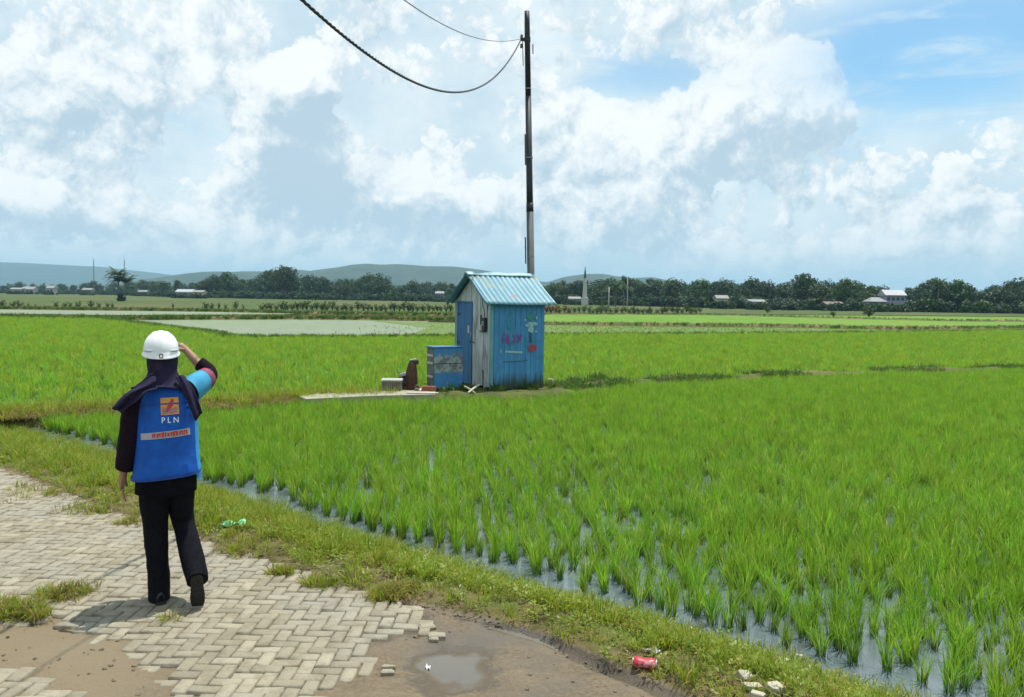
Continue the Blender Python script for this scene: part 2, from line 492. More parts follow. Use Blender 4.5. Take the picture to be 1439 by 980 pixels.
PAVE_PX = [(-700, 540), (-400, 592), (0, 657), (60, 678), (130, 706), (200, 730), (280, 756), (400, 792), (480, 820), (545, 838), (585, 848), (612, 868), (618, 890), (560, 893), (532, 905), (540, 940), (505, 952), (470, 985), (440, 1030), (260, 1030), (235, 985), (215, 945), (160, 908), (110, 886), (60, 876), (-40, 872), (-700, 880)]
PAVE2_PX = [(-60, 928), (50, 930), (75, 950), (110, 968), (135, 990), (160, 1040), (-100, 1060)]
PAVE = [tuple(P(x, y, 0)[:2]) for x, y in PAVE_PX]; PAVE2 = [tuple(P(x, y, 0)[:2]) for x, y in PAVE2_PX]
PUD = P(622, 936, 0)
def terrain_z(x, y):
    x = np.asarray(x, float); y = np.asarray(y, float)
    on_road = inside(x, y, ROAD_POLY); on_land = inside(x, y, LAND_POLY)
    dr = seg_dist(x, y, ROADL); dw = seg_dist(x, y, WATL)
    t = dr / (dr + dw + 1e-6)
    s = t * t * (3 - 2 * t)
    bank = -.012 + .035 * np.exp(-((t - .22) / .16) ** 2) - (.36) * s ** 1.6 + .03 * (fbm(x, y, 3.1, 4, 5) - .5)
    under = ZW - .03 - np.minimum(dw * .25, .09)
    road = -.013 + .052 * (fbm(x, y, 1.1, 5, 2) - .5) + .017 * (fbm(x, y, 9, 3, 8) - .5) - .016 * np.clip(vnoise(x * .35 + y * .5, y * 2.2 + x * .4, 1.6, 19) - .62, 0, 1)
    q = np.hypot((x - PUD.x) / .40, (y - PUD.y) / .36) + 1.3 * (fbm(x, y, 3.2, 4, 77) - .5)
    road = road - .030 * np.clip(1.15 - q, 0, 1) ** .8
    road = road - .011 * (inside(x, y, PAVE) | inside(x, y, PAVE2))
    # a rut along the foot of the verge
    rut = np.exp(-((dr - .07) / .045) ** 2) * np.clip((x + .2) / .4, 0, 1) * (.4 + 1.2 * vnoise(x, y, 3.0, 9))
    road = road - .055 * rut
    return np.where(on_road, road, np.where(on_land, bank, under))

def terr(name, x0, x1, y0, y1, step, m, test):
    gx = np.arange(x0, x1 + step / 2, step); gy = np.arange(y0, y1 + step / 2, step)
    X, Y = np.meshgrid(gx, gy)
    Z = terrain_z(X, Y)
    n = len(gx)
    idx = np.arange(X.size).reshape(X.shape)
    f = np.stack([idx[:-1, :-1], idx[:-1, 1:], idx[1:, 1:], idx[1:, :-1]], -1).reshape(-1, 4)
    cx = (X[:-1, :-1] + step / 2).ravel(); cyy = (Y[:-1, :-1] + step / 2).ravel()
    keep = test(cx, cyy)
    f = f[keep]
    used, inv = np.unique(f.ravel(), return_inverse=True)
    v = np.stack([X.ravel(), Y.ravel(), Z.ravel()], -1)[used]
    return tag(link(name, np_mesh(name, v, inv.reshape(-1, 4), m, True)), kind='structure')

# dirt material: brown wet mud on the right, pale sand on the left
m, t, bs = new_mat('road_dirt')
vec = t.coord('Object')
n1 = t.m('ADD', t.m('MULTIPLY', t.noise(vec, 2.2, 7, .62), .5), t.m('MULTIPLY', t.noise(t.vm('MULTIPLY', vec, (.5, 4.5, 1)), 2.6, 6, .65), .5)); n2 = t.noise(vec, 40, 5, .7); n3 = t.noise(vec, .8, 4, .6)
c = t.mix(t.mr(n1, .34, .66), (.108, .082, .050), (.160, .128, .082))
c = t.mix(t.mr(n2, .35, .75), c, t.mix(.5, c, (.25, .20, .135)))
sp = t.n('ShaderNodeSeparateXYZ'); t.put(sp.inputs[0], vec)
c = t.mix(t.mr(t.m('ADD', sp.outputs[0], t.m('MULTIPLY', n3, .8)), -.9, -1.7), c, (.185, .145, .088))
damp = t.mr(n3, .44, .62)
c = t.mix(t.m('MULTIPLY', damp, t.mr(sp.outputs[0], -1.0, -.3)), c, (.105, .092, .074))
t.put(bs.inputs['Base Color'], c)
wet = t.mr(t.m('ADD', sp.outputs[2], t.m('MULTIPLY', t.m('SUBTRACT', n2, .5), .012)), -.019, -.027)
wet = t.m('MULTIPLY', wet, t.mr(sp.outputs[0], -1.1, -.6))
c = t.mix(t.m('MULTIPLY', wet, .75), c, (.062, .050, .036))
t.put(bs.inputs['Base Color'], c)
t.put(bs.inputs['Roughness'], t.m('MULTIPLY', t.mr(damp, 0, 1, .9, .62), t.mr(wet, 0, 1, 1, .6)))
bs.inputs['Specular IOR Level'].default_value = .3
t.put(bs.inputs['Normal'], t.bump(t.m('ADD', t.m('MULTIPLY', n1, .9), t.m('MULTIPLY', n2, .4)), .9, .03))
M_dirt = m
m, t, bs = new_mat('verge_soil')
vec = t.coord('Object')
c = t.mix(t.mr(t.noise(vec, 5, 6, .65), .35, .65), (.075, .070, .022), (.16, .125, .06))
c = t.mix(t.mr(t.noise(vec, 1.2, 4, .6), .5, .66), c, (.10, .13, .025))
t.put(bs.inputs['Base Color'], c); bs.inputs['Roughness'].default_value = .95; bs.inputs['Specular IOR Level'].default_value = .2
t.put(bs.inputs['Normal'], t.bump(t.noise(vec, 30, 5, .7), .9, .02))
M_verge = m
terr('dirt_road', -12.0, 6.0, .4, 12.4, .03, M_dirt, lambda x, y: inside(x, y, ROAD_POLY))
terr('grass_verge', -12.0, 6.0, .4, 15.4, .03, M_verge, lambda x, y: ~inside(x, y, ROAD_POLY) & (inside(x, y, LAND_POLY) | (seg_dist(x, y, WATL) < .35)))

# ------------------------------------------------------------------ paving blocks in herringbone
a = .077; ang = R(-1.2); ca, sa = math.cos(ang), math.sin(ang)
VV, FF = [], []
cands = []
for i in range(-145, 30):
    for j in range(10, 152):
        k = (i - j) % 4
        if k == 0: cands.append((i + 1, j + .5, 1))
        elif k == 3: cands.append((i + .5, j + 1, 0))
ca_ = np.array([(c[0] * a * ca - c[1] * a * sa, c[0] * a * sa + c[1] * a * ca) for c in cands])
okm = inside(ca_[:, 0], ca_[:, 1], PAVE) | inside(ca_[:, 0], ca_[:, 1], PAVE2)
edge = np.minimum(seg_dist(ca_[:, 0], ca_[:, 1], PAVE + [PAVE[0]]), seg_dist(ca_[:, 0], ca_[:, 1], PAVE2 + [PAVE2[0]]))
for (cc, (wx, wy), ok, ed) in zip(cands, ca_, okm, edge):
    if not ok or (ed < .065 and random.random() < .3): continue
    if wy > 11.5 or wx < -10.8: continue
    L, W_ = (a * 2 - .008, a - .008) if cc[2] else (a - .008, a * 2 - .008)
    cut = 0
    if ed < .08 and random.random() < .4: L *= random.uniform(.55, .9)
    zt = .003 + random.gauss(0, .0028) - .015 * max(0, 1 - ed / .24)
    tx, ty = random.gauss(0, .016), random.gauss(0, .016)
    rz = ang + random.gauss(0, .008)
    c2, s2 = math.cos(rz), math.sin(rz)
    n0 = len(VV)
    for z, ins in ((-.05, 0), (zt - .005, 0), (zt, .0055)):
        for qx, qy in ((-1, -1), (1, -1), (1, 1), (-1, 1)):
            lx, ly = qx * (L / 2 - ins), qy * (W_ / 2 - ins)
            lx += random.gauss(0, .0018); ly += random.gauss(0, .0018)
            VV.append((wx + lx * c2 - ly * s2, wy + lx * s2 + ly * c2, z + lx * tx + ly * ty))
    for l in (0, 4):
        for q in range(4):
            FF.append((n0 + l + q, n0 + l + (q + 1) % 4, n0 + l + 4 + (q + 1) % 4, n0 + l + 4 + q))
    FF.append((n0 + 8, n0 + 9, n0 + 10, n0 + 11))
m, t, bs = new_mat('paving_concrete')
vec = t.coord('Object')
geo = t.n('ShaderNodeNewGeometry')
n1 = t.noise(vec, 60, 6, .7); n2 = t.noise(vec, 1.1, 5, .6); n3 = t.noise(vec, 7, 5, .65)
c = t.mix(geo.outputs['Random Per Island'], (.225, .200, .142), (.355, .320, .235))
c = t.mix(t.mr(n2, .42, .64), c, (.285, .270, .215))
c = t.mix(t.m('MULTIPLY', t.mr(n3, .44, .68), .62), c, (.17, .145, .095))
c = t.mix(t.mr(n1, .3, .75, 0, .35), c, (.13, .115, .085))
t.put(bs.inputs['Base Color'], c)
bs.inputs['Roughness'].default_value = .88; bs.inputs['Specular IOR Level'].default_value = .3
t.put(bs.inputs['Normal'], t.bump(t.m('ADD', n1, t.m('MULTIPLY', n3, .6)), .55, .008))
M_pave = m
tag(link('brick_path', np_mesh('brick_path', VV, FF, M_pave)), kind='structure')

# ------------------------------------------------------------------ water and fields
BUND_PX = [(-500, 603), (0, 580), (100, 574), (200, 570), (310, 566), (420, 556), (540, 553), (640, 551), (690, 550), (765, 547), (850, 536), (1000, 528), (1200, 520), (1439, 514), (1800, 500)]
BUND = [P(x, y, ZB) for x, y in BUND_PX]
for q in BUND: q.z = ZW
far_edge_px = [(-300, 449), (0, 447), (150, 450), (240, 462), (300, 470), (340, 476), (640, 476), (765, 473), (1100, 471), (1439, 466), (1900, 458)]
wp = [Vector((x, y, ZW)) for x, y in WATL]
# one sheet of water under the whole paddy
pts = [Vector((-60, 4, ZW)), Vector((60, 2.0, ZW))] + [P(x, y, ZW) for x, y in far_edge_px[::-1]]
pts = [Vector((-14, 2.2, ZW)), Vector((16, 2.2, ZW)), Vector((90, 60, ZW))] + [P(x, y, ZW) for x, y in far_edge_px[::-1]]
o = MB().add(pts, [tuple(range(len(pts)))]).build('paddy_water', M_water); tag(o, kind='structure')
if o.data.polygons[0].normal.z < 0: o.data.flip_normals()
# flooded fields beyond
sheet('pond_water', [(150, 450), (240, 462), (300, 470), (340, 477), (420, 477), (560, 477), (640, 477), (640, 463), (600, 452), (450, 449)], ZW + .004, M_pond)
sheet('shallow_water', [(560, 477), (765, 474), (1100, 472), (1260, 469), (1230, 463), (1100, 461), (900, 459), (765, 457), (520, 451), (600, 461)], ZW + .008, M_pond2)
sheet('channel_water', [(-200, 441), (0, 441), (150, 443), (400, 442), (430, 440), (260, 438), (0, 435), (-200, 434)], ZW, M_pond)
sheet('rice_field', [(765, 456), (900, 458), (1100, 460), (1230, 463), (1260, 469), (1439, 466), (1900, 458), (1900, 447), (1439, 446), (1000, 442), (765, 441)], ZW - .03, M_green)
sheet('grass_field', [(-200, 433), (0, 434), (260, 437), (430, 439), (640, 447), (760, 440), (1000, 441), (1439, 445), (1900, 446), (1900, 440), (1439, 438), (1000, 433), (700, 425), (400, 421), (0, 412.5), (-200, 411)], ZW - .06, M_olive)

def ridge(name, line, width, h, m, n=4, jit=.25, kind='structure'):
    """raised earth bank along a line of points"""
    pts, _ = catmull(line, [1] * len(line), 8)
    rings = []
    for i, p in enumerate(pts):
        tdir = (pts[min(i + 1, len(pts) - 1)] - pts[max(i - 1, 0)]); tdir.z = 0; tdir.normalize()
        s = Vector((-tdir.y, tdir.x, 0))
        row = []
        for k in range(9):
            u = k / 8 * 2 - 1
            hh = h * (1 - u * u) ** .7 * (1 + jit * (vnoise(p.x * 1.0 + k * .2, p.y, 1.2, 3) - .5) * 2)
            q = p + s * (u * width / 2 * (1 + .25 * float(vnoise(p.x, p.y + k, .9, 7) - .5)))
            row.append(Vector((q.x, q.y, p.z - .06 + hh + .06 * (1 - abs(u)))))
        rings.append(row)
    mb = MB().loft(rings, (False, False), False)
    o = mb.build(name, m, smooth=True)
    return tag(o, kind=kind)
ridge('field_bank', BUND, .75, ZB - ZW, M_bund)
C1 = [P(x, y, ZW) for x, y in [(-300, 446), (0, 448), (150, 450), (300, 449), (450, 449), (640, 451)]]
C2 = [P(x, y, ZW) for x, y in [(760, 457), (900, 458), (1100, 460), (1230, 463), (1439, 462), (1900, 456)]]
C3 = [P(x, y, ZW) for x, y in [(-300, 434), (0, 434.5), (260, 437.5), (430, 441), (640, 444)]]
C4 = [P(x, y, ZW) for x, y in [(765, 442), (1000, 443), (1240, 449), (1439, 452), (1800, 452)]]
C5 = [P(x, y, ZW) for x, y in [(140, 450), (240, 463), (300, 471), (340, 477), (500, 477), (640, 476)]]
C6 = [P(x, y, ZW) for x, y in [(765, 474), (1000, 472), (1240, 470), (1439, 467), (1800, 460)]]
for nm_, ln, wd, hh in (('field_bank', C1, 1.6, .30), ('field_bank', C2, 1.4, .24), ('field_bank', C3, 1.2, .25), ('field_bank', C4, .9, .12), ('field_bank', C5, .7, .10), ('field_bank', C6, .6, .10)):
    ridge(nm_, ln, wd, hh, M_bund)

# ------------------------------------------------------------------ leaves scattered as instances
def blade_clump(n, h, spread, width, lean, seg=4, base=.03, droop=.5, seed=0):
    rs = random.Random(seed)
    mb = MB()
    for k in range(n):
        a0 = rs.uniform(0, 2 * math.pi); b0 = base * math.sqrt(rs.random())
        p0 = Vector((math.cos(a0) * b0, math.sin(a0) * b0, 0))
        a1 = a0 + rs.gauss(0, .7)
        L = h * rs.uniform(.65, 1.1)
        ln = lean * rs.uniform(.25, 1.3)
        d = Vector((math.cos(a1), math.sin(a1), 0)); sd = Vector((-d.y, d.x, 0))
        tw = rs.uniform(-.8, .8)
        sd = (sd * math.cos(tw) + d * math.sin(tw)).normalized()
        rows = []
        for s in range(seg + 1):
            u = s / seg
            out = ln * L * (u ** 1.7)
            z = L * (u - droop * ln * u ** 3)
            wv = width * rs.uniform(.85, 1.15) * (1 - u ** 2.2) * (.55 + .45 * min(1, u * 3)) + .0004
            c = p0 + d * out + Vector((0, 0, z))
            rows.append((c - sd * wv / 2, c + sd * wv / 2))
        vs = [q for r_ in rows for q in r_]
        mb.add(vs, [(2 * s, 2 * s + 1, 2 * s + 3, 2 * s + 2) for s in range(seg)])
    return mb

def scatter(name, pts, protos, scl, m=None, rot=None, tilt=.12, kind='stuff'):
    """ONE stuff object: plants instanced on points by geometry nodes"""
    pts = np.asarray(pts, dtype=np.float32)
    n = len(pts)
    me = bpy.data.meshes.new(name)
    me.vertices.add(n); me.vertices.foreach_set('co', pts.ravel())
    def att(nm, typ, arr):
        at = me.attributes.new(nm, typ, 'POINT'); at.data.foreach_set('vector' if typ == 'FLOAT_VECTOR' else 'value', np.asarray(arr).ravel())
    rr = np.stack([rng.normal(0, tilt, n), rng.normal(0, tilt, n), rng.uniform(0, 2 * np.pi, n) if rot is None else rot], -1).astype(np.float32)
    att('rot', 'FLOAT_VECTOR', rr)
    att('scl', 'FLOAT', np.asarray(scl, dtype=np.float32))
    att('idx', 'INT', rng.integers(0, len(protos), n).astype(np.int32))
    o = link(name, me)
    ng = bpy.data.node_groups.new(name, 'GeometryNodeTree')
    ng.interface.new_socket('Geometry', in_out='INPUT', socket_type='NodeSocketGeometry')
    ng.interface.new_socket('Geometry', in_out='OUTPUT', socket_type='NodeSocketGeometry')
    N = ng.nodes; Lk = ng.links
    gi = N.new('NodeGroupInput'); go = N.new('NodeGroupOutput')
    jn = N.new('GeometryNodeJoinGeometry')
    for p in protos:
        oi = N.new('GeometryNodeObjectInfo'); oi.inputs['Object'].default_value = p; oi.transform_space = 'ORIGINAL'
        g2 = N.new('GeometryNodeGeometryToInstance')
        Lk.new(oi.outputs['Geometry'], g2.inputs[0]); Lk.new(g2.outputs[0], jn.inputs[0])
    def na(nm, typ):
        nd = N.new('GeometryNodeInputNamedAttribute'); nd.data_type = typ; nd.inputs['Name'].default_value = nm
        return nd.outputs['Attribute']
    ip = N.new('GeometryNodeInstanceOnPoints')
    Lk.new(gi.outputs[0], ip.inputs['Points']); Lk.new(jn.outputs[0], ip.inputs['Instance'])
    ip.inputs['Pick Instance'].default_value = True
    Lk.new(na('idx', 'INT'), ip.inputs['Instance Index'])
    e2 = N.new('FunctionNodeEulerToRotation'); Lk.new(na('rot', 'FLOAT_VECTOR'), e2.inputs[0])
    Lk.new(e2.outputs[0], ip.inputs['Rotation'])
    Lk.new(na('scl', 'FLOAT'), ip.inputs['Scale'])
    Lk.new(ip.outputs[0], go.inputs[0])
    md = o.modifiers.new('plants', 'NODES'); md.node_group = ng
    return tag(o, kind=kind)
def proto(name, mb, m):
    return bpy.data.objects.new(name, mb.mesh(name, m, True))   # source mesh only, not linked

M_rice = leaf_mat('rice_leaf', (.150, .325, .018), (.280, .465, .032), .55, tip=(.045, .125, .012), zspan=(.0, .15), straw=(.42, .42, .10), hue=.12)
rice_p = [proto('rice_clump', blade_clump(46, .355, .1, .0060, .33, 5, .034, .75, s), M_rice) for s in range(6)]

BU2 = [(p.x, p.y) for p in BUND]
A_POLY = [(x, y) for x, y in WATL] + [(40, 2)] + BU2[::-1]
FE = [tuple(P(x, y, ZW)[:2]) for x, y in far_edge_px]
B_POLY = BU2 + FE[::-1]
def jgrid(x0, x1, y0, y1, sx_, sy_, jit, ang=0.0):
    gx, gy = np.meshgrid(np.arange(x0, x1, sx_), np.arange(y0, y1, sy_))
    gx = gx.ravel() + rng.normal(0, jit, gx.size); gy = gy.ravel() + rng.normal(0, jit, gy.size)
    c, s = math.cos(ang), math.sin(ang)
    return gx * c - gy * s, gx * s + gy * c
def in_view(x, y, pad=1.0):
    return (np.abs(x) < y * .68 + pad + .8) & (y > 1.5)
gx, gy = jgrid(-40, 40, 0, 48, .162, .135, .026, R(5))
ok = in_view(gx, gy, 1.5) & inside(gx, gy, A_POLY) & (seg_dist(gx, gy, WATL) > .07) & (seg_dist(gx, gy, BU2) > np.where(gx < -2, .56, .42))
hutc = P(715, 543, ZW)
gx, gy = gx[ok], gy[ok]
hole = vnoise(gx, gy, 1.6, 21) * .6 + vnoise(gx, gy, 5.1, 4) * .4
near_w = np.clip(1 - (gy - 4) / 9.0, 0, 1)
keep = rng.random(len(gx)) > np.where(hole > .60, .70, .05) * (.35 + .65 * near_w)
gx, gy = gx[keep], gy[keep]
order = np.argsort(np.hypot(gx, gy))
vis = order[(np.abs(gx[order]) < gy[order] * .595) & (gy[order] > 4.0)]
first = set(vis[:300].tolist())
gs = rng.uniform(.80, 1.16, len(gx)) * (.86 + .28 * vnoise(gx, gy, .5, 31))
src = None
protos_used = {}
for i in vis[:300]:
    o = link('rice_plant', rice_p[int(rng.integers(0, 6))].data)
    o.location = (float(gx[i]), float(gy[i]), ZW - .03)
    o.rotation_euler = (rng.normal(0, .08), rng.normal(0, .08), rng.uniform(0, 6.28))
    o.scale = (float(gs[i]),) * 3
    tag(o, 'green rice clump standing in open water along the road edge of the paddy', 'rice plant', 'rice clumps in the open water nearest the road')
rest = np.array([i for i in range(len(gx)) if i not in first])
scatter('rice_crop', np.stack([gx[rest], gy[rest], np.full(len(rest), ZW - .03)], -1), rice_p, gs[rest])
# the paddy behind the hut
gx2, gy2 = jgrid(-60, 60, 10, 75, .25, .29, .06, R(-3))
ok = in_view(gx2, gy2, 2.0) & inside(gx2, gy2, B_POLY) & (seg_dist(gx2, gy2, BU2) > .45)
gx2, gy2 = gx2[ok], gy2[ok]
far = np.clip((gy2 - 25) / 40, 0, 1)
keep = rng.random(len(gx2)) > far * .35
gx2, gy2 = gx2[keep], gy2[keep]
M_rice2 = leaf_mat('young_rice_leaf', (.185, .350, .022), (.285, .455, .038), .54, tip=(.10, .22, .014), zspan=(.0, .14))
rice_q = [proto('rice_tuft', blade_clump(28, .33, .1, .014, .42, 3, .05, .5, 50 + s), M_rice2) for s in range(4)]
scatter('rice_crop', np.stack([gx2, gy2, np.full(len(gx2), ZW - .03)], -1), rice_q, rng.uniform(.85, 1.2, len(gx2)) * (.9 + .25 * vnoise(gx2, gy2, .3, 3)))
print('rice', len(gx), len(gx2))

# thin seedlings in the flooded fields beyond
sx1, sy1 = rng.uniform(-40, 60, 26000), rng.uniform(40, 82, 26000)
pp_ = [tuple(P(x, y, ZW)[:2]) for x, y in [(560, 477), (765, 474), (1100, 472), (1260, 469), (1230, 463), (1100, 461), (900, 459), (765, 457), (480, 451), (150, 450), (240, 462), (330, 476)]]
k = inside(sx1, sy1, pp_) & (rng.random(26000) < np.clip((sx1 + 26 + 7 * (fbm(sx1, sy1, .12, 3, 8) - .5)) / 22 - .75, .0, .7))
scatter('rice_crop', np.stack([sx1[k], sy1[k], np.full(k.sum(), ZW)], -1), rice_q, rng.uniform(.25, .5, k.sum()))

# ------------------------------------------------------------------ verge grass
M_grass = leaf_mat('verge_blade', (.185, .270, .015), (.300, .365, .032), .50, straw=(.42, .34, .10))
M_weed = leaf_mat('verge_weed', (.155, .245, .016), (.265, .335, .028), .46)
M_dry = leaf_mat('dry_blade', (.23, .18, .055), (.34, .26, .10), .35, hue=.15)
grass_p = [proto('grass_tuft', blade_clump(20, .085, .1, .0050, .75, 3, .045, .6, 80 + s), M_grass) for s in range(4)]
tall_p = [proto('tall_grass_tuft', blade_clump(18, .15, .1, .0055, .60, 3, .04, .6, 180 + s), M_grass) for s in range(3)]
dry_p = [proto('dry_tuft', blade_clump(14, .075, .1, .0045, .95, 3, .05, .7, 90 + s), M_dry) for s in range(3)]
def weed(seed):
    rs = random.Random(seed); mb = MB()
    for k in range(16):
        a0 = rs.uniform(0, 6.28); r0 = rs.uniform(.005, .06)
        c = Vector((math.cos(a0) * r0, math.sin(a0) * r0, rs.uniform(.01, .055)))
        L, Wd = rs.uniform(.018, .034), rs.uniform(.009, .016)
        d = Vector((math.cos(a0 + rs.gauss(0, .6)), math.sin(a0 + rs.gauss(0, .6)), rs.uniform(-.3, .6))).normalized()
        s = d.cross(Vector((0, 0, 1))).normalized()
        mb.add([c, c + d * L * .5 + s * Wd / 2, c + d * L, c + d * L * .5 - s * Wd / 2], [(0, 1, 2, 3)])
    return mb
weed_p = [proto('weed_leaf', weed(s), M_weed) for s in range(4)]
n = 120000
gx, gy = rng.uniform(-10.5, 5.5, n), rng.uniform(1.8, 14.5, n)
ok = ~inside(gx, gy, ROAD_POLY) & inside(gx, gy, LAND_POLY) & in_view(gx, gy, .6)
gx, gy = gx[ok], gy[ok]
dr, dw = seg_dist(gx, gy, ROADL), seg_dist(gx, gy, WATL)
tt = dr / (dr + dw)
pn = fbm(gx, gy, 1.7, 4, 12)
bare = (tt < .16 + .25 * (pn - .4)) & (rng.random(len(gx)) < .75)
bare |= (tt > .86) & (rng.random(len(gx)) < .75)
bare |= (pn < .33) & (rng.random(len(gx)) < .5)
keep = ~bare
gx, gy, tt, pn = gx[keep], gy[keep], tt[keep], pn[keep]
gz = terrain_z(gx, gy)
u = rng.random(len(gx)); q2 = fbm(gx, gy, 2.4, 3, 40)
isdry = u < np.clip(.04 + .9 * (q2 - .56), .02, .5)
isweed = ~isdry & (rng.random(len(gx)) < .38)
istall = ~isdry & ~isweed & (rng.random(len(gx)) < np.where(gx < -1.0, .55, .16))
isg = ~isdry & ~isweed & ~istall
pts = np.stack([gx, gy, gz - .004], -1)
print('verge', len(gx))
for nm_, msk, pp in (('verge_grass', isg, grass_p), ('tall_grass', istall, tall_p), ('verge_weeds', isweed, weed_p), ('dry_grass', isdry, dry_p)):
    scatter(nm_, pts[msk], pp, rng.uniform(.65, 1.3, msk.sum()), tilt=.22)
# grass on the earth banks
def along(line, n, wd, z0, seed=0):
    pts, _ = catmull(line, [1] * len(line), 10)
    seg = rng.integers(0, len(pts) - 1, n); u = rng.random(n)
    L = np.array([[p.x, p.y] for p in pts])
    ds = np.hypot(*np.diff(L, axis=0).T); cum = np.concatenate([[0], np.cumsum(ds)])
    s = rng.random(n) * cum[-1]
    x = np.interp(s, cum, L[:, 0]) + rng.normal(0, wd, n); y = np.interp(s, cum, L[:, 1]) + rng.normal(0, wd, n)
    return np.stack([x, y, np.full(n, z0)], -1)
bl = along(BUND[:7], 9000, .24, ZB - .05)
scatter('dry_grass', bl, dry_p + dry_p + tall_p[:1], rng.uniform(.9, 2.0, len(bl)), tilt=.25)
br = along(BUND[9:], 2600, .22, ZB - .08)
M_bankweed = leaf_mat('bank_weed', (.055, .12, .014), (.10, .19, .02), .4)
bank_p = [proto('bank_tuft', blade_clump(20, .26, .1, .016, .75, 3, .06, .6, 280 + s), M_bankweed) for s in range(3)]
dn = vnoise(br[:, 0], br[:, 1], .8, 6)
br = br[dn > .56]
scatter('bank_weeds', br, bank_p, rng.uniform(.45, 1.0, len(br)), tilt=.25)
for ln, nn, sc_, wd in ((C1, 2600, 1.5, .5), (C2, 2600, 1.1, .4), (C3, 2000, 1.5, .5), (C4, 1200, .9, .3), (C5, 1500, .9, .2), (C6, 1800, .9, .2)):
    q = along(ln, nn, wd, ZW + .10)
    scatter('bank_weeds', q, bank_p, rng.uniform(.6, 1.3, nn) * sc_, tilt=.25)
# ------------------------------------------------------------------ the person
PO = P(236, 843, 0.0)
PSC = 1.0
person = empty('person', PO + Vector((0, 0, 0)), 'person in white hard hat and blue vest walking away, hand raised to the brow', 'person', rz=math.atan2(-PO.x, PO.y))
person.scale = (.90, .96, 1.0)
SK = mat('skin', (.30, .165, .10), (.36, .21, .135), 18, .55, .05)
CLOTH_B = mat('black_cloth', (.003, .003, .005), (.006, .006, .008), 60, .9, .15, spec=.1, dist=.003)
CLOTH_G = mat('dark_trouser', (.003, .0035, .006), (.007, .008, .012), 40, .9, .2, spec=.12, dist=.004)
CLOTH_P = mat('plum_sleeve', (.009, .005, .010), (.015, .008, .015), 50, .9, .15, spec=.12, dist=.003)
CLOTH_C = mat('cyan_cloth', (.025, .24, .42), (.04, .30, .48), 20, .8, .1)
CLOTH_K = mat('pink_cloth', (.25, .05, .10), (.16, .035, .07), 20, .8, .1)
VEST = mat('vest_blue', (.006, .075, .36), (.009, .105, .47), 9, .7, .6, spec=.25, dist=.012, c3=(.007, .07, .34), s3=5)
VEST_LIT = mat('vest_sunlit_cyan', (.02, .26, .66), (.03, .32, .72), 20, .6)  # vest blue brightened to paint sunlight on the right edge
SCARF = mat('scarf_navy', (.011, .010, .030), (.022, .018, .050), 16, .85, .2, spec=.2, dist=.004, c3=(.05, .022, .05), s3=11, k3=(.58, .70))
WHITEP = mat('helmet_white', (.74, .76, .78), (.80, .81, .82), 6, .28, 0, coat=.3)
GREYP = mat('helmet_grey', (.42, .44, .48), (.48, .50, .54), 20, .5)
INK = mat('black_ink', (.02, .02, .02), None, 10, .6)
WHITE_INK = mat('white_print', (.78, .80, .82), None, 10, .6)
ORANGE = mat('orange_print', (.66, .30, .045), (.58, .25, .03), 40, .6)
RED_INK = mat('red_print', (.50, .03, .03), (.42, .03, .03), 40, .6)
BLUE_INK = mat('blue_print', (.02, .10, .42), None, 40, .6)
GREY_INK = mat('grey_print', (.40, .40, .42), (.34, .33, .36), 60, .6)
SOLE = mat('shoe_sole', (.012, .011, .011), (.03, .028, .026), 60, .85, .4)
SHOE = mat('shoe_black', (.010, .010, .012), (.016, .016, .018), 30, .5)

def superring(c, a, b, n=28, p=2.3, rot=0.0, tx=0.0, ty=0.0):
    out = []
    for k in range(n):
        q = 2 * math.pi * k / n
        x = a * math.copysign(abs(math.cos(q)) ** (2 / p), math.cos(q))
        y = b * math.copysign(abs(math.sin(q)) ** (2 / p), math.sin(q))
        xr, yr = x * math.cos(rot) - y * math.sin(rot), x * math.sin(rot) + y * math.cos(rot)
        out.append(Vector((c[0] + xr, c[1] + yr, c[2] + tx * xr + ty * yr)))
    return out
def wrinkle(mb, amp, s, seed=0, zs=1.0):
    vs = []
    for (x, y, z) in mb.v:
        n_ = float(fbm(x * 1.0 + y * .7, z * zs, s, 3, seed)) - .5
        r_ = math.hypot(x, y) + 1e-6
        vs.append((x + x / r_ * amp * n_, y + y / r_ * amp * n_, z))
    mb.v = vs
    return mb

# skeleton: shoulders, arms, legs (y forward, the back faces the camera)
J = dict(pelvis=(0, 0, .86), belly=(0, .0, 1.0), chest=(0, .0, 1.18), neck=(-.01, .015, 1.34), jaw=(-.015, .035, 1.42), head=(-.02, .04, 1.50),
         sl=(-.165, 0, 1.285), el=(-.225, -.015, 1.02), wl=(-.270, .035, .795), pl=(-.280, .055, .715),
         sr=(.160, 0, 1.285), er=(.285, .185, 1.37), wr=(.135, .255, 1.530), pr=(.085, .262, 1.565),
         hl=(-.085, 0, .83), kl=(-.075, .035, .47), al=(-.050, -.01, .09), hr=(.085, 0, .83), kr=(.105, .060, .47), ar=(.165, -.235, .235))
RAD = dict(pelvis=.125, belly=.115, chest=.120, neck=.052, jaw=.06, head=.085, sl=.055, el=.040, wl=.026, pl=.028, sr=.055, er=.040, wr=.026, pr=.028,
           hl=.085, kl=.055, al=.036, hr=.085, kr=.055, ar=.036)
names = list(J)
ed = [('pelvis', 'belly'), ('belly', 'chest'), ('chest', 'neck'), ('neck', 'jaw'), ('jaw', 'head'), ('chest', 'sl'), ('sl', 'el'), ('el', 'wl'), ('wl', 'pl'),
      ('chest', 'sr'), ('sr', 'er'), ('er', 'wr'), ('wr', 'pr'), ('pelvis', 'hl'), ('hl', 'kl'), ('kl', 'al'), ('pelvis', 'hr'), ('hr', 'kr'), ('kr', 'ar')]
me = bpy.data.meshes.new('body')
me.from_pydata([J[k] for k in names], [(names.index(a_), names.index(b_)) for a_, b_ in ed], [])
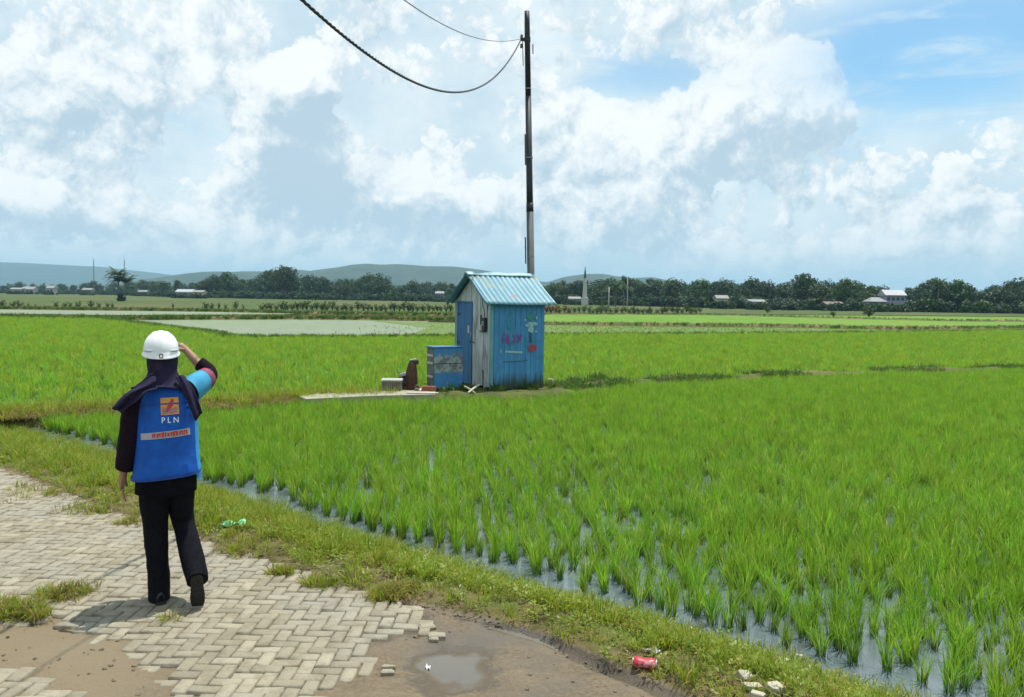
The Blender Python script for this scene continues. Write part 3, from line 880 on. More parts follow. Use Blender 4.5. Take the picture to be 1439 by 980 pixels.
tmp = bpy.data.objects.new('body_tmp', me); COL.objects.link(tmp)
sk = tmp.modifiers.new('skin', 'SKIN'); sk.use_smooth_shade = True
for i, k in enumerate(names):
    me.skin_vertices[0].data[i].radius = (RAD[k],) * 2
me.skin_vertices[0].data[0].use_root = True
sb = tmp.modifiers.new('sub', 'SUBSURF'); sb.levels = 2; sb.render_levels = 2
dg = bpy.context.evaluated_depsgraph_get()
bm_ = bmesh.new(); bm_.from_mesh(tmp.evaluated_get(dg).to_mesh())
body = MB()
bm_.verts.ensure_lookup_table()
body.add([v_.co.copy() for v_ in bm_.verts], [[v_.index for v_ in f_.verts] for f_ in bm_.faces])
bm_.free(); bpy.data.objects.remove(tmp); bpy.data.meshes.remove(me)
# head with a face looking away
hc = Vector((-.02, .055, 1.505))
def headfn(u_, v_):
    th, ph = u_ * 2 * math.pi, v_ * math.pi
    d = Vector((math.sin(ph) * math.cos(th), math.sin(ph) * math.sin(th), math.cos(ph)))
    p = Vector((d.x * .073, d.y * .092, d.z * .112))
    if d.z < 0: p.x *= 1 - .28 * (-d.z) ** 1.5; p.y *= 1 - .12 * (-d.z)
    front = max(0, d.y)
    p.y += .022 * math.exp(-((d.x / .16) ** 2) - ((d.z + .12) / .2) ** 2) * front      # nose
    p.y -= .010 * math.exp(-(((abs(d.x) - .36) / .16) ** 2) - ((d.z - .05) / .14) ** 2) * front   # eye sockets
    p.y += .006 * math.exp(-((d.x / .3) ** 2) - ((d.z + .50) / .09) ** 2) * front        # lips
    return hc + p
body.grid(headfn, 36, 28)
def finger(base, dirs, L, r0):
    pts = [Vector(base)]
    for d_ in dirs: pts.append(pts[-1] + Vector(d_).normalized() * L)
    pp, rr = catmull(pts, [r0, r0 * .95, r0 * .85, r0 * .6][:len(pts)], 4)
    body.tube(pp, rr, 8)
def palm(c0, c1, side, w0, w1, th):
    c0, c1, side = Vector(c0), Vector(c1), Vector(side).normalized()
    ax = (c1 - c0).normalized(); nr = ax.cross(side).normalized()
    rings = []
    for k in range(7):
        t_ = k / 6; wd = w0 + (w1 - w0) * min(1, t_ * 1.5); t2 = th * (1 - .25 * t_)
        c_ = c0.lerp(c1, t_)
        rings.append([c_ + side * (wd * math.cos(q)) + nr * (t2 * math.sin(q)) for q in [2 * math.pi * i / 14 for i in range(14)]])
    body.loft(rings)
# left hand hanging, thumb forward
palm((-.272, .037, .79), (-.281, .062, .700), (0.25, 1, .1), .025, .037, .015)
for i, (oy, L) in enumerate(((.028, .070), (.010, .077), (-.010, .072), (-.028, .058))):
    finger((-.281 + .006 * i * .3, .060 + oy, .706), ((.05, .10, -1), (.22, .12, -1), (.45, .05, -1)), L / 2.6 * 1.0 * 1.05, .0088)
finger((-.270, .075, .765), ((.25, .9, -.6), (.3, .5, -1), (.3, .2, -1)), .026, .010)
# right hand flat over the brow, fingers pointing left along the helmet edge
palm((.137, .254, 1.528), (.072, .268, 1.575), (.30, .55, -.35), .025, .036, .014)
for i, (k_, L) in enumerate(((-.027, .070), (-.009, .076), (.009, .071), (.027, .056))):
    s_ = Vector((.30, .55, -.35)).normalized()
    finger(Vector((.076, .267, 1.572)) + s_ * k_, ((-.8, .12, .45), (-.9, .12, .22), (-1, .1, .0)), L / 2.6, .0085)
finger(Vector((.12, .235, 1.535)), ((-.5, -.5, .1), (-.8, -.2, .1), (-1, 0, .1)), .024, .0098)
body.build('body', SK, person, True)
for s_ in (-1, 1):
    e_ = MB().lathe([(0, -.011), (.008, -.0075), (.011, 0), (.008, .0075), (0, .011)], 12)
    o = e_.build('eye', WHITE_INK, person, True, hc + Vector((s_ * .028, .078, .006)))

# trousers: hips and two flared legs in one mesh
tr = MB()
tr.loft([superring((0, -.005, .66), .140, .115), superring((-.003, -.008, .72), .182, .140), superring((-.003, -.008, .80), .185, .138), superring((0, 0, .90), .165, .115)])
pp, rr = catmull([(-.075, -.005, .76), (-.074, .005, .62), (-.070, .028, .47), (-.064, .010, .30), (-.056, -.008, .14), (-.052, -.010, .020)],
                 [(.108, .118), (.096, .105), (.078, .086), (.074, .080), (.076, .088), (.072, .100)], 7)
tr.tube(pp, rr, 20, (0, 1, 0))
pp, rr = catmull([(.078, -.005, .76), (.085, .020, .62), (.106, .050, .47), (.138, -.060, .345), (.170, -.185, .235), (.182, -.245, .175)],
                 [(.106, .116), (.092, .100), (.077, .082), (.073, .078), (.072, .080), (.067, .084)], 7)
tr.tube(pp, rr, 20, (0, 1, 0))
wrinkle(tr, .034, 11, 3, .8)
tr.build('trousers', CLOTH_G, person, True)
# shirt hem below the vest and torso under it
sh = MB()
sh.loft([superring((-.004, -.010, .655 + .03), .198, .150), superring((-.003, -.008, .74), .196, .148), superring((-.002, -.004, .90), .180, .132), superring((-.002, 0, 1.10), .178, .118), superring((-.002, .004, 1.26), .168, .095), superring((-.005, .010, 1.35), .085, .070)], (False, True))
wrinkle(sh, .016, 10, 6).build('shirt', CLOTH_B, person, True)
sl = MB()
pp, rr = catmull([(-.140, .0, 1.295), (-.185, -.008, 1.22), (-.215, -.014, 1.08), (-.235, -.008, .96), (-.258, .016, .835)], [(.066, .070), (.072, .074), (.072, .074), (.070, .074), (.064, .070)], 6)
sl.tube(pp, rr, 18, (0, 1, 0)); wrinkle(sl, .02, 14, 9)
sl.build('sleeve', CLOTH_P, person, True)
sl = MB()
pp, rr = catmull([(.130, .0, 1.285), (.195, .06, 1.318), (.262, .150, 1.352), (.288, .188, 1.378), (.262, .205, 1.412), (.222, .222, 1.446)], [(.072, .075), (.069, .072), (.062, .064), (.057, .058), (.052, .052), (.046, .047)], 6)
sl.tube(pp, rr, 18, (0, 0, 1)); wrinkle(sl, .012, 14, 10)
o = sl.build('sleeve', CLOTH_P, person, True)
pn_ = MB()
pp, rr = catmull([(.150, .015, 1.290), (.195, .06, 1.318), (.240, .120, 1.341)], [(.079, .083), (.0775, .0805), (.0720, .0740)], 6)
pn_.tube(pp, rr, 18, (0, 0, 1), (False, False)); pn_.build('sleeve_panel', CLOTH_C, o, True)
pn_ = MB()
pp, rr = catmull([(.241, .121, 1.3415), (.262, .150, 1.352), (.276, .170, 1.363)], [(.0725, .0745), (.0695, .0715), (.065, .066)], 5)
pn_.tube(pp, rr, 18, (0, 0, 1), (False, False)); pn_.build('sleeve_stripe', CLOTH_K, o, True)

# vest
ve = MB()
prof = [(.782, -.006, .212, .160, -.008), (.796, -.006, .213, .161, -.008), (.82, -.002, .209, .160, -.008), (.88, .002, .203, .154, -.006), (.98, .003, .196, .147, -.004), (1.08, .003, .195, .140, -.002),
        (1.17, .002, .198, .132, .0), (1.235, .0, .196, .122, .004), (1.285, -.002, .182, .108, .008), (1.325, -.004, .150, .092, .012), (1.355, -.006, .105, .078, .016), (1.372, -.008, .078, .066, .018)]
rings = [superring((cx, cy_, z), rx, ry, 44, 2.5, 0, (.075, .0)[z > .84] if z < .84 else .03) for z, cx, rx, ry, cy_ in prof]
ve.loft(rings, (False, False))
wrinkle(ve, .034, 8, 14, 1.5)
vest = ve.build('vest', VEST, person, True)
sm = vest.modifiers.new('sub', 'SUBSURF'); sm.levels = 1; sm.render_levels = 1
so = vest.modifiers.new('solid', 'SOLIDIFY'); so.thickness = .004; so.offset = 1
dg = bpy.context.evaluated_depsgraph_get()
dg.update()
ev = vest.evaluated_get(dg)
bv = BVHTree.FromPolygons([v_.co.copy() for v_ in ev.to_mesh().vertices], [tuple(p_.vertices) for p_ in ev.to_mesh().polygons])
def on_back(mb, off):
    """lay flat marks (x, z) against the back of the vest"""
    out = []
    for (x, y, z) in mb.v:
        h_ = bv.ray_cast(Vector((x, -1.5, z)), Vector((0, 1, 0)))
        yy = h_[0].y if h_[0] is not None else -.12
        out.append((x, yy - off, z))
    mb.v = out
    return mb
def px2(px, py): return ((px - 237) / 231.5, (848 - py) / 231.5)
def patch(p0, p1, p2, p3, nu=8, nv=6):
    a_, b_, c_, d_ = [Vector((q[0], 0, q[1])) for q in (p0, p1, p2, p3)]
    return MB().grid(lambda u_, v_: (a_.lerp(b_, u_)).lerp(d_.lerp(c_, u_), v_), nu, nv)
def poly2(pts, sub=2):
    bm2 = bmesh.new()
    bm2.faces.new([bm2.verts.new((x, 0, z)) for x, z in pts])
    bmesh.ops.triangulate(bm2, faces=bm2.faces[:])
    for _ in range(sub): bmesh.ops.subdivide_edges(bm2, edges=bm2.edges[:], cuts=1, use_grid_fill=True)
    bm2.verts.index_update()
    mb = MB().add([v_.co.copy() for v_ in bm2.verts], [[v_.index for v_ in f_.verts] for f_ in bm2.faces])
    bm2.free()
    return mb
em = on_back(patch(px2(230, 578), px2(256, 577), px2(255, 554), px2(229, 555)), .0035).build('emblem', ORANGE, vest)
bolt = [px2(*q) for q in ((245, 556.5), (238.5, 567), (242, 567), (237.5, 576), (247.5, 564.5), (243.8, 564.5), (248.5, 557))]
on_back(poly2(bolt), .0055).build('lightning_mark', RED_INK, em)
wv_ = MB()
for yy in (569.5, 572.0, 574.5):
    t2 = MB().grid(lambda u_, v_: Vector((px2(232 + u_ * 21, 0)[0], 0, px2(0, yy + 1.0 * math.sin(u_ * 12.5) + (v_ - .5) * 1.1)[1])), 16, 1)
    wv_.add(t2.v, t2.f)
on_back(wv_, .0045).build('wave_mark', BLUE_INK, em)
def text_mb(txt, size):
    cu = bpy.data.curves.new('text', 'FONT'); cu.body = txt; cu.size = size; cu.align_x = 'CENTER'; cu.resolution_u = 3; cu.offset = size * .012
    to = bpy.data.objects.new('text', cu); COL.objects.link(to)
    d_ = bpy.context.evaluated_depsgraph_get(); d_.update()
    m_ = bpy.data.meshes.new_from_object(to.evaluated_get(d_))
    mb = MB().add([v_.co.copy() for v_ in m_.vertices], [tuple(p_.vertices) for p_ in m_.polygons])
    bpy.data.objects.remove(to); bpy.data.meshes.remove(m_); bpy.data.curves.remove(cu)
    return mb
tx = text_mb('P L N', .047)
cx_, cz_ = px2(243, 588.5)
tx.v = [(x + cx_, 0, y + cz_) for x, y, z in tx.v]
on_back(tx, .004).build('lettering', WHITE_INK, vest)
band = on_back(patch(px2(201, 612), px2(272, 607), px2(271, 597.5), px2(201, 603), 20, 4), .0035).build('print_band', GREY_INK, vest)
mk = MB(); rs = random.Random(4)
x_ = 217
while x_ < 268:
    wd = rs.uniform(1.6, 3.2)
    y0 = 607.3 - (x_ - 201) / 71 * 5.2
    hh = rs.uniform(5.0, 7.6)
    q = patch(px2(x_, y0 + hh / 2), px2(x_ + wd, y0 + hh / 2 - .1), px2(x_ + wd, y0 - hh / 2 - .1), px2(x_, y0 - hh / 2), 2, 3)
    mk.add(q.v, q.f)
    if rs.random() < .6:
        q = patch(px2(x_ + wd, y0 - hh / 2 + 1.6), px2(x_ + wd + 1.2, y0 - hh / 2 + 1.5), px2(x_ + wd + 1.2, y0 - hh / 2), px2(x_ + wd, y0 - hh / 2), 1, 1)
        mk.add(q.v, q.f)
    x_ += wd + rs.uniform(.9, 1.8)
on_back(mk, .0052).build('band_marks', RED_INK, band)
# sunlit right edge of the vest, painted on as a bright cyan strip
sp_ = MB()
def sidefn(u_, v_):
    z = .75 + .36 * v_
    k = 0
    for i in range(len(prof) - 1):
        if prof[i][0] <= z <= prof[i + 1][0]: k = i
    f_ = (z - prof[k][0]) / (prof[k + 1][0] - prof[k][0])
    rx = prof[k][2] * (1 - f_) + prof[k + 1][2] * f_ + .011; ry = prof[k][3] * (1 - f_) + prof[k + 1][3] * f_ + .010
    q = -.55 + .42 * u_
    return Vector((.0 + rx * math.cos(q) ** .8, ry * math.sin(q), z + .03 * .2))
sp_.grid(sidefn, 6, 14); sp_.build('sunlit_edge', VEST_LIT, vest, True)

def ringstrip(z0, z1, off, name, m_):
    rr_ = []
    for z in (z0, z1):
        k = max(i for i in range(len(prof) - 1) if prof[i][0] <= z)
        f_ = (z - prof[k][0]) / (prof[k + 1][0] - prof[k][0])
        g_ = [prof[k][i] * (1 - f_) + prof[k + 1][i] * f_ for i in range(5)]
        rr_.append(superring((g_[1], g_[4], z), g_[2] + off, g_[3] + off, 44, 2.5, 0, .075 if z < .84 else .03))
    mb = MB().loft(rr_, (False, False)); vs = []
    for (x, y, z) in mb.v:
        n_ = float(fbm(x + y * .7, z * 1.5, 8, 3, 14)) - .5; q_ = math.hypot(x, y); vs.append((x + x / q_ * .034 * n_, y + y / q_ * .034 * n_, z))
    mb.v = vs
    return mb.build(name, m_, vest, True)
VESTD = mat('vest_binding', (.004, .045, .24), (.006, .06, .30), 30, .7)
ringstrip(.784, .800, .010, 'hem_binding', VESTD)
ringstrip(1.228, 1.236, .0085, 'yoke_seam', VESTD)
# headscarf: hood, cape over the shoulders, blown corner on the left, tail on the right
sc = MB()
rings = [superring((-.02, .045, 1.585), .094, .108, 36, 2.0), superring((-.02, .040, 1.52), .097, .112, 36, 2.0), superring((-.020, .030, 1.455), .090, .100, 36, 2.0), superring((-.018, .020, 1.415), .086, .092, 36, 2.0),
         superring((-.015, .012, 1.375), .104, .098, 36, 2.1), superring((-.012, .008, 1.345), .150, .114, 36, 2.2), superring((-.010, .004, 1.322), .180, .122, 36, 2.3, 0, 0, -.08), superring((-.010, .0, 1.296), .198, .130, 36, 2.3, 0, -.10, -.26)]
sc.loft(rings, (False, False)); wrinkle(sc, .03, 12, 22, .5)
scarf = sc.build('headscarf', SCARF, person, True)
so = scarf.modifiers.new('solid', 'SOLIDIFY'); so.thickness = .004
def bez(p0, p1, p2, t_): return p0 * (1 - t_) ** 2 + p1 * 2 * t_ * (1 - t_) + p2 * t_ * t_
def V2(px, py, y): x, z = px2(px, py); return Vector((x, y, z))
def flap(u_, v_):
    a_ = bez(V2(222, 520, -.10), V2(190, 536, -.155), V2(161, 566, -.09), u_)
    b_ = bez(V2(226, 539, -.15), V2(205, 541, -.175), V2(176, 576, -.11), u_)
    p = a_.lerp(b_, v_)
    p.y += .016 * math.sin(v_ * 9 + u_ * 3) - .03 * math.sin(u_ * 3.1)
    p.z += .006 * math.sin(u_ * 11 + v_ * 4)
    return p
fl = MB().grid(flap, 18, 12).build('scarf_corner', SCARF, scarf, True)
so = fl.modifiers.new('solid', 'SOLIDIFY'); so.thickness = .006
def tail(u_, v_):
    a_ = bez(V2(252, 524, -.10), V2(262, 545, -.160), V2(279, 588, -.150), u_)
    b_ = bez(V2(263, 524, -.07), V2(279, 541, -.14), V2(289, 578, -.11), u_)
    p = a_.lerp(b_, v_)
    p.y += .012 * math.sin(v_ * 8 + u_ * 2)
    return p
fl = MB().grid(tail, 14, 9).build('scarf_corner', SCARF, scarf, True)
so = fl.modifiers.new('solid', 'SOLIDIFY'); so.thickness = .006

# hard hat
hm = empty('helmet', (-.026, .045, 1.535)); hm.parent = person
KIDS.setdefault(person.name, []).append(hm)
def domefn(u_, v_):
    th = u_ * 2 * math.pi; ph = v_ * math.pi / 2
    r_ = math.sin(ph) ** .93
    x, y, z = .113 * r_ * math.cos(th), .132 * r_ * math.sin(th), .126 * math.cos(ph) ** .9
    rid = .008 * math.exp(-(x / .020) ** 2) * math.sin(ph) ** .3 + .004 * (math.exp(-((abs(x) - .045) / .012) ** 2))
    z += rid * (1 - v_ ** 3); 
    return Vector((x, y, z))
dm = MB().grid(domefn, 48, 18)
dome = dm.build('shell', WHITEP, hm, True)
rimf = []
for k in range(48):
    th = 2 * math.pi * k / 48
    fr = max(0, math.sin(th)); bk = max(0, -math.sin(th))
    ext = .007 + .045 * fr ** 2 + .004 * bk
    drop = -.010 - .028 * bk ** .6 - .010 * fr
    rimf.append((th, ext, drop))
rm = MB()
ringsr = []
for (k0, kd) in ((0, 0), (.35, .45), (.8, .9), (1, 1), (.9, 1.12), (-.12, .9)):
    ringsr.append([Vector(((.113 + e_ * k0) * math.cos(th), (.132 + e_ * k0) * math.sin(th), .003 + d_ * kd)) for th, e_, d_ in rimf])
rm.loft(ringsr, (False, False))
rim = rm.build('brim', WHITEP, hm, True)
slot = MB()
for s_ in (-1, 1):
    pts_ = [Vector((.1165 * math.cos(q), .1355 * math.sin(q), .010)) for q in [(-math.pi / 2 + s_ * (.55 + .6 * i / 8)) for i in range(9)]]
    slot.tube(pts_, [(.003, .006)] * 9, 8)
slot.build('accessory_slot', GREYP, hm, True)
st = MB()
def ringmark(r0, r1, zc, yc):
    t2 = MB()
    n_ = 20
    for k in range(n_):
        pass
    vs = []
    for r_ in (r0, r1):
        for k in range(n_):
            q = 2 * math.pi * k / n_
            x = r_ * math.copysign(abs(math.cos(q)) ** .55, math.cos(q)); z = r_ * math.copysign(abs(math.sin(q)) ** .55, math.sin(q))
            vs.append(Vector((x, yc - .0005, zc + z)))
    fs = [(k, (k + 1) % n_, n_ + (k + 1) % n_, n_ + k) for k in range(n_)]
    return t2.add(vs, fs)
q = ringmark(.008, .0135, -.018, -.1455)
q.build('rear_mark', INK, hm)

# shoes
def shoe(name, m4):
    up_ = MB()
    prof_ = [(-.115, .026, .058), (-.095, .036, .070), (-.04, .039, .072), (.03, .043, .056), (.09, .041, .042), (.125, .030, .034), (.142, .012, .024)]
    rings_ = []
    for y, wd, hh in prof_:
        rings_.append([Vector((wd * math.cos(q), y, .012 + max(0, hh * math.sin(q)) if math.sin(q) > 0 else .012)) for q in [2 * math.pi * k / 16 for k in range(16)]])
    up_.loft(rings_); up_.xf(m4)
    o_ = up_.build('shoe', SHOE, person, True)
    s2 = MB()
    out = [(-.122, .020), (-.105, .036), (-.04, .040), (.0, .040), (.05, .047), (.09, .045), (.125, .034), (.147, .012)]
    loop = [(wd, y) for y, wd in out] + [(-wd, y) for y, wd in out[::-1]]
    s2.loft([[Vector((x, y, z)) for x, y in loop] for z in (-.012, .014)])
    for k in range(7):
        s2.box((0, -.10 + k * .035, -.014), (.05, .012, .006))
    s2.xf(m4); s2.build('sole', SOLE, o_)
shoe('shoe', Matrix.Translation((-.056, .010, .012)) @ Matrix.Rotation(R(6), 4, 'Z'))
m4 = Matrix.Translation((.182, -.225, .115)) @ Matrix.Rotation(R(-6), 4, 'Z') @ Matrix.Rotation(R(-64), 4, 'X')
shoe('shoe', m4)

# ------------------------------------------------------------------ the hut
HA = P(690, 548, ZB)                     # near corner of the hut
HANG = R(29)
HU = Vector((math.cos(HANG), math.sin(HANG), 0)); HV = Vector((-math.sin(HANG), math.cos(HANG), 0))
HL, HW, HE, HR = 1.32, 1.78, 1.92, 2.50          # length, gable width, eave, ridge heights
hut = empty('hut', HA, 'small blue sheet-metal pump hut with gabled corrugated roof standing among the rice', 'hut', rz=HANG)
BLUE_S = mat('blue_sheet', (.030, .125, .26), (.045, .17, .32), 3, .55, .1, c3=(.03, .16, .26), s3=2.2, k3=(.5, .72), stretch=(1, 1, .35))
m, t, bs = new_mat('blue_wall')
vec = t.coord('Object')
sp3 = t.n('ShaderNodeSeparateXYZ'); t.put(sp3.inputs[0], vec)
c = t.mix(t.mr(t.noise(t.vm('MULTIPLY', vec, (6, 6, .8)), 1.5, 5, .6), .3, .7), (.046, .215, .44), (.068, .285, .55))
c = t.mix(t.mr(t.noise(vec, 2.6, 5, .6), .5, .72), c, (.035, .20, .32))
low = t.m('ADD', sp3.outputs[2], t.m('MULTIPLY', t.noise(t.vm('MULTIPLY', vec, (9, 9, 1.5)), 1.4, 5, .6), .55))
c = t.mix(t.mr(low, .66, .30), c, (.030, .055, .028))
str_ = t.noise(t.vm('MULTIPLY', vec, (14, 14, .7)), 1.6, 6, .65)
c = t.mix(t.mr(str_, .60, .72, 0, .65), c, (.13, .085, .06))
c = t.mix(t.mr(t.noise(vec, 14, 5, .7), .62, .70, 0, .7), c, (.20, .30, .34))
t.put(bs.inputs['Base Color'], c); bs.inputs['Roughness'].default_value = .6
M_bwall = m
WEATH = mat('weathered_white', (.34, .37, .37), (.50, .54, .54), 5, .85, .4, c3=(.14, .14, .12), s3=3.2, k3=(.52, .72), stretch=(1.5, 1.5, .3), dist=.004)
TEALP = mat('teal_post', (.10, .27, .30), (.16, .36, .38), 12, .7, .2, stretch=(1, 1, .2))
DOORB = mat('door_blue', (.018, .105, .26), (.030, .15, .34), 5, .6, .2, stretch=(2, 2, .3), c3=(.012, .06, .14), s3=3, k3=(.55, .7))
DARK = mat('dark_metal', (.015, .016, .018), (.03, .03, .03), 20, .6)
GREYM = mat('grey_metal', (.20, .21, .22), (.28, .29, .30), 15, .5, .1, metal=.3)
WOOD = mat('raw_timber', (.14, .10, .065), (.20, .155, .10), 12, .85, .3)
PALE = mat('pale_wood', (.42, .39, .32), (.54, .50, .42), 14, .85, .2)
RUST = mat('rust_iron', (.050, .022, .014), (.095, .042, .024), 14, .85, .6, c3=(.03, .02, .018), s3=6)
m, t, bs = new_mat('roof_sheet')
vec = t.coord('Object')
sp3 = t.n('ShaderNodeSeparateXYZ'); t.put(sp3.inputs[0], vec)
n1 = t.noise(t.vm('MULTIPLY', vec, (1, .35, .35)), 5, 6, .65); n2 = t.noise(vec, 2.1, 5, .6)
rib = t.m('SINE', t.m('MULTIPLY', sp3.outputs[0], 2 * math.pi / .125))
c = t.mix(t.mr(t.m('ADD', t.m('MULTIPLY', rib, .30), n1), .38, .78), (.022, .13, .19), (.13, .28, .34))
c = t.mix(t.mr(n2, .52, .66, 0, .75), c, (.16, .20, .12))
c = t.mix(t.mr(t.noise(vec, 4.3, 6, .7), .60, .70, 0, .8), c, (.17, .085, .045))
t.put(bs.inputs['Base Color'], c); bs.inputs['Roughness'].default_value = .42; bs.inputs['Metallic'].default_value = .15
M_roof = m

def ribwall(x0, x1, z0, z1, pitch, dep):
    """folded sheet in the x-z plane, ribs towards -y"""
    xs_ = [x0]; ys_ = [0.0]
    x = x0
    while x < x1 - .01:
        for dx, y in ((.12, 0.0), (.22, -dep), (.40, -dep), (.50, 0.0), (1.0, 0.0)):
            xx = min(x + dx * pitch, x1)
            xs_.append(xx); ys_.append(y)
        x += pitch
    rows = []
    for z in (z0, z1):
        rows.append([Vector((a_, b_, z)) for a_, b_ in zip(xs_, ys_)])
    back = [[p + Vector((0, .012, 0)) for p in r_] for r_ in rows]
    mb = MB()
    n_ = len(xs_)
    vs = rows[0] + rows[1] + back[0] + back[1]
    fs = []
    for i in range(n_ - 1):
        fs.append((i, i + 1, n_ + i + 1, n_ + i)); fs.append((2 * n_ + i + 1, 2 * n_ + i, 3 * n_ + i, 3 * n_ + i + 1))
        fs.append((n_ + i, n_ + i + 1, 3 * n_ + i + 1, 3 * n_ + i)); fs.append((i + 1, i, 2 * n_ + i, 2 * n_ + i + 1))
    fs.append((0, n_, 3 * n_, 2 * n_)); fs.append((n_ - 1, 2 * n_ + n_ - 1, 4 * n_ - 1, 2 * n_ - 1))
    return mb.add(vs, fs)
# long wall facing the camera's right (local y = 0), far long wall (y = HW)
rw = ribwall(.03, HL, .0, HE, .132, .018).build('side_wall', M_bwall, hut)
MB().add(*(lambda q: (q.v, q.f))(ribwall(.0, HL, .0, HE, .132, .018).xf(Matrix.Translation((0, HW, 0)) @ Matrix.Scale(-1, 4, (0, 1, 0))))).build('side_wall', M_bwall, hut)
nl_ = MB()
for zz_ in (.16, .72, 1.30, 1.80):
    x = .03 + .75 * .132
    while x < HL - .02:
        nl_.box((x, -.003, zz_ + rs.uniform(-.008, .008)) if False else (x, -.004, zz_), (.012, .008, .012), None, .003); x += .132
nl_.build('nails', mat('nail_rust', (.12, .06, .035), (.18, .10, .06), 30, .8), rw)
# gable walls: the front one (local x = 0) of weathered boards, door at its far end
DY0, DY1, DZ = .94, 1.64, 1.86            # door opening in local y
gb = MB()
bw = .118
y = 0.04
rs = random.Random(8)
def roofz(yy): return HE + (HR - HE) * (1 - abs(yy - HW / 2) / (HW / 2)) - .02
def board(mb, x, y0, y1, z0, zf, th=.016):
    za, zb = zf(y0), zf(y1)
    vs = [(x - th, y0, z0), (x - th, y1, z0), (x - th, y1, zb), (x - th, y0, za), (x, y0, z0), (x, y1, z0), (x, y1, zb), (x, y0, za)]
    mb.add([Vector(q) for q in vs], [(0, 3, 2, 1), (4, 5, 6, 7), (0, 1, 5, 4), (1, 2, 6, 5), (2, 3, 7, 6), (3, 0, 4, 7)])
while y < HW - .03:
    y1 = min(y + bw, HW - .02)
    xo = rs.uniform(-.006, .006)
    if y1 <= DY0 - .03 or y >= DY1 + .03:
        z0 = rs.uniform(.0, .05) if abs(y - .27) > .06 else .0
        if .22 < y < .34:            # torn board: a dark gap near the ground
            board(gb, xo, y, y1 - .007, .40, roofz); board(gb, xo, y, y + .045, .0, lambda q: .40)
        else: board(gb, xo, y, y1 - .007, z0, roofz)
    else:
        ya, yb = y, y1
        if y < DY0 - .03: board(gb, xo, y, DY0 - .035, 0, roofz); ya = DY0 - .035
        if y1 > DY1 + .03: board(gb, xo, DY1 + .035, y1 - .007, 0, roofz); yb = DY1 + .035
        board(gb, xo, ya, yb - .005, DZ + .04, roofz)
    y = y1
gb.build('gable_wall', WEATH, hut)
g2 = MB(); board(g2, HL, .02, HW / 2, 0, roofz); board(g2, HL, HW / 2, HW - .02, 0, roofz); g2.build('gable_wall', WEATH, hut)
fr = MB()
fr.box((-.012, DY0 - .018, DZ / 2), (.05, .032, DZ)); fr.box((-.012, DY1 + .018, DZ / 2), (.05, .032, DZ)); fr.box((-.012, (DY0 + DY1) / 2, DZ + .018), (.05, DY1 - DY0 + .068, .034))
fr.build('door_frame', DOORB, hut)
dr_ = MB()
for k in range(4):
    wdt = (DY1 - DY0) / 4
    dr_.box((-.014, DY0 + wdt * (k + .5), DZ / 2 + .01), (.026, wdt - .005, DZ - .03), None, .004)
door = dr_.build('door', DOORB, hut)
MB().box((-.030, DY0 + .14, 1.27), (.005, .085, .17)).build('notice', PALE, door)
hg = MB()
for zz_ in (.30, .95, 1.60): hg.box((-.032, DY1 - .06, zz_), (.010, .12, .035), None, .003); hg.tube([(-.034, DY1 + .004, zz_ - .035), (-.034, DY1 + .004, zz_ + .035)], .010, 8)
hg.build('hinges', DARK, door)
hs = MB(); hs.box((-.034, DY0 + .035, .98), (.016, .05, .05), None, .004); hs.box((-.036, DY0 - .06, .99), (.012, .20, .022)); hs.build('hasp', DARK, door)
MB().box((-.036, DY0 + .0, 1.14), (.03, .055, .11), None, .006).build('lock_box', GREYM, door)
po_ = MB()
po_.box((.0, .008, HE / 2), (.066, .066, HE), None, .004); po_.build('corner_post', TEALP, hut)
po_ = MB(); po_.box((.0, HW - .005, HE / 2), (.06, .06, HE), None, .004); po_.build('corner_post', TEALP, hut)
# electricity meter on the boards, with its conduit
mt = MB(); mt.box((-.060, .235, 1.40), (.085, .13, .30), None, .008); mb_ = mt.build('meter_box', DARK, hut)
MB().box((-.105, .235, 1.43), (.006, .09, .10)).build('meter_window', GREYM, mb_)
cd_ = MB(); cd_.tube([(-.035, .16, 1.30), (-.035, .16, 1.86), (-.035, .20, 2.02)], .012, 8); cd_.tube([(-.035, .27, 1.55), (-.035, .30, 1.72), (-.035, .37, 1.80), (-.03, .42, 1.98)], .007, 6)
cd_.build('conduit', DARK, hut)
MB().box((-.030, .46, 1.50), (.03, .05, .22), None, .01).build('junction_box', DARK, hut)
MB().box((-.040, .36, 1.25), (.05, .22, .03), None, .004).build('bracket', WOOD, hut)
# roof sheets
OV_X, OV_E = .20, .20
slope = math.atan2(HR - HE, HW / 2)
LS = (HW / 2) / math.cos(slope) + OV_E
def sheetfn(sign):
    def fn(u_, v_):
        x = -OV_X + (HL + 2 * OV_X + .02) * u_
        w_ = .012 * math.sin(x * 2 * math.pi / .125)
        d_ = v_ * LS
        yy = HW / 2 + sign * (d_ * math.cos(slope)); zz = HR + .035 - d_ * math.sin(slope)
        return Vector((x + .004 * math.sin(v_ * 7), yy + sign * w_ * math.sin(slope), zz + w_ * math.cos(slope) - .010 * math.sin(v_ * 3.14) + .008 * math.sin(u_ * 5 + v_ * 2)))
    return fn
for sg in (-1, 1):
    mb = MB().grid(sheetfn(sg), 112, 8)
    o = mb.build('roof', M_roof, hut, True)
    so = o.modifiers.new('solid', 'SOLIDIFY'); so.thickness = .004
rc = MB()
for sg in (-1, 1):
    rc.grid(lambda u_, v_: Vector((-OV_X - .01 + (HL + 2 * OV_X - .04) * u_, HW / 2 + sg * (v_ * .14 * math.cos(slope)), HR + .060 - v_ * .14 * math.sin(slope) + .004 * math.sin(u_ * 17))), 24, 2)
o = rc.build('ridge_cap', mat('ridge_sheet', (.20, .36, .42), (.34, .48, .52), 5, .5, .05, metal=.1), hut, True)
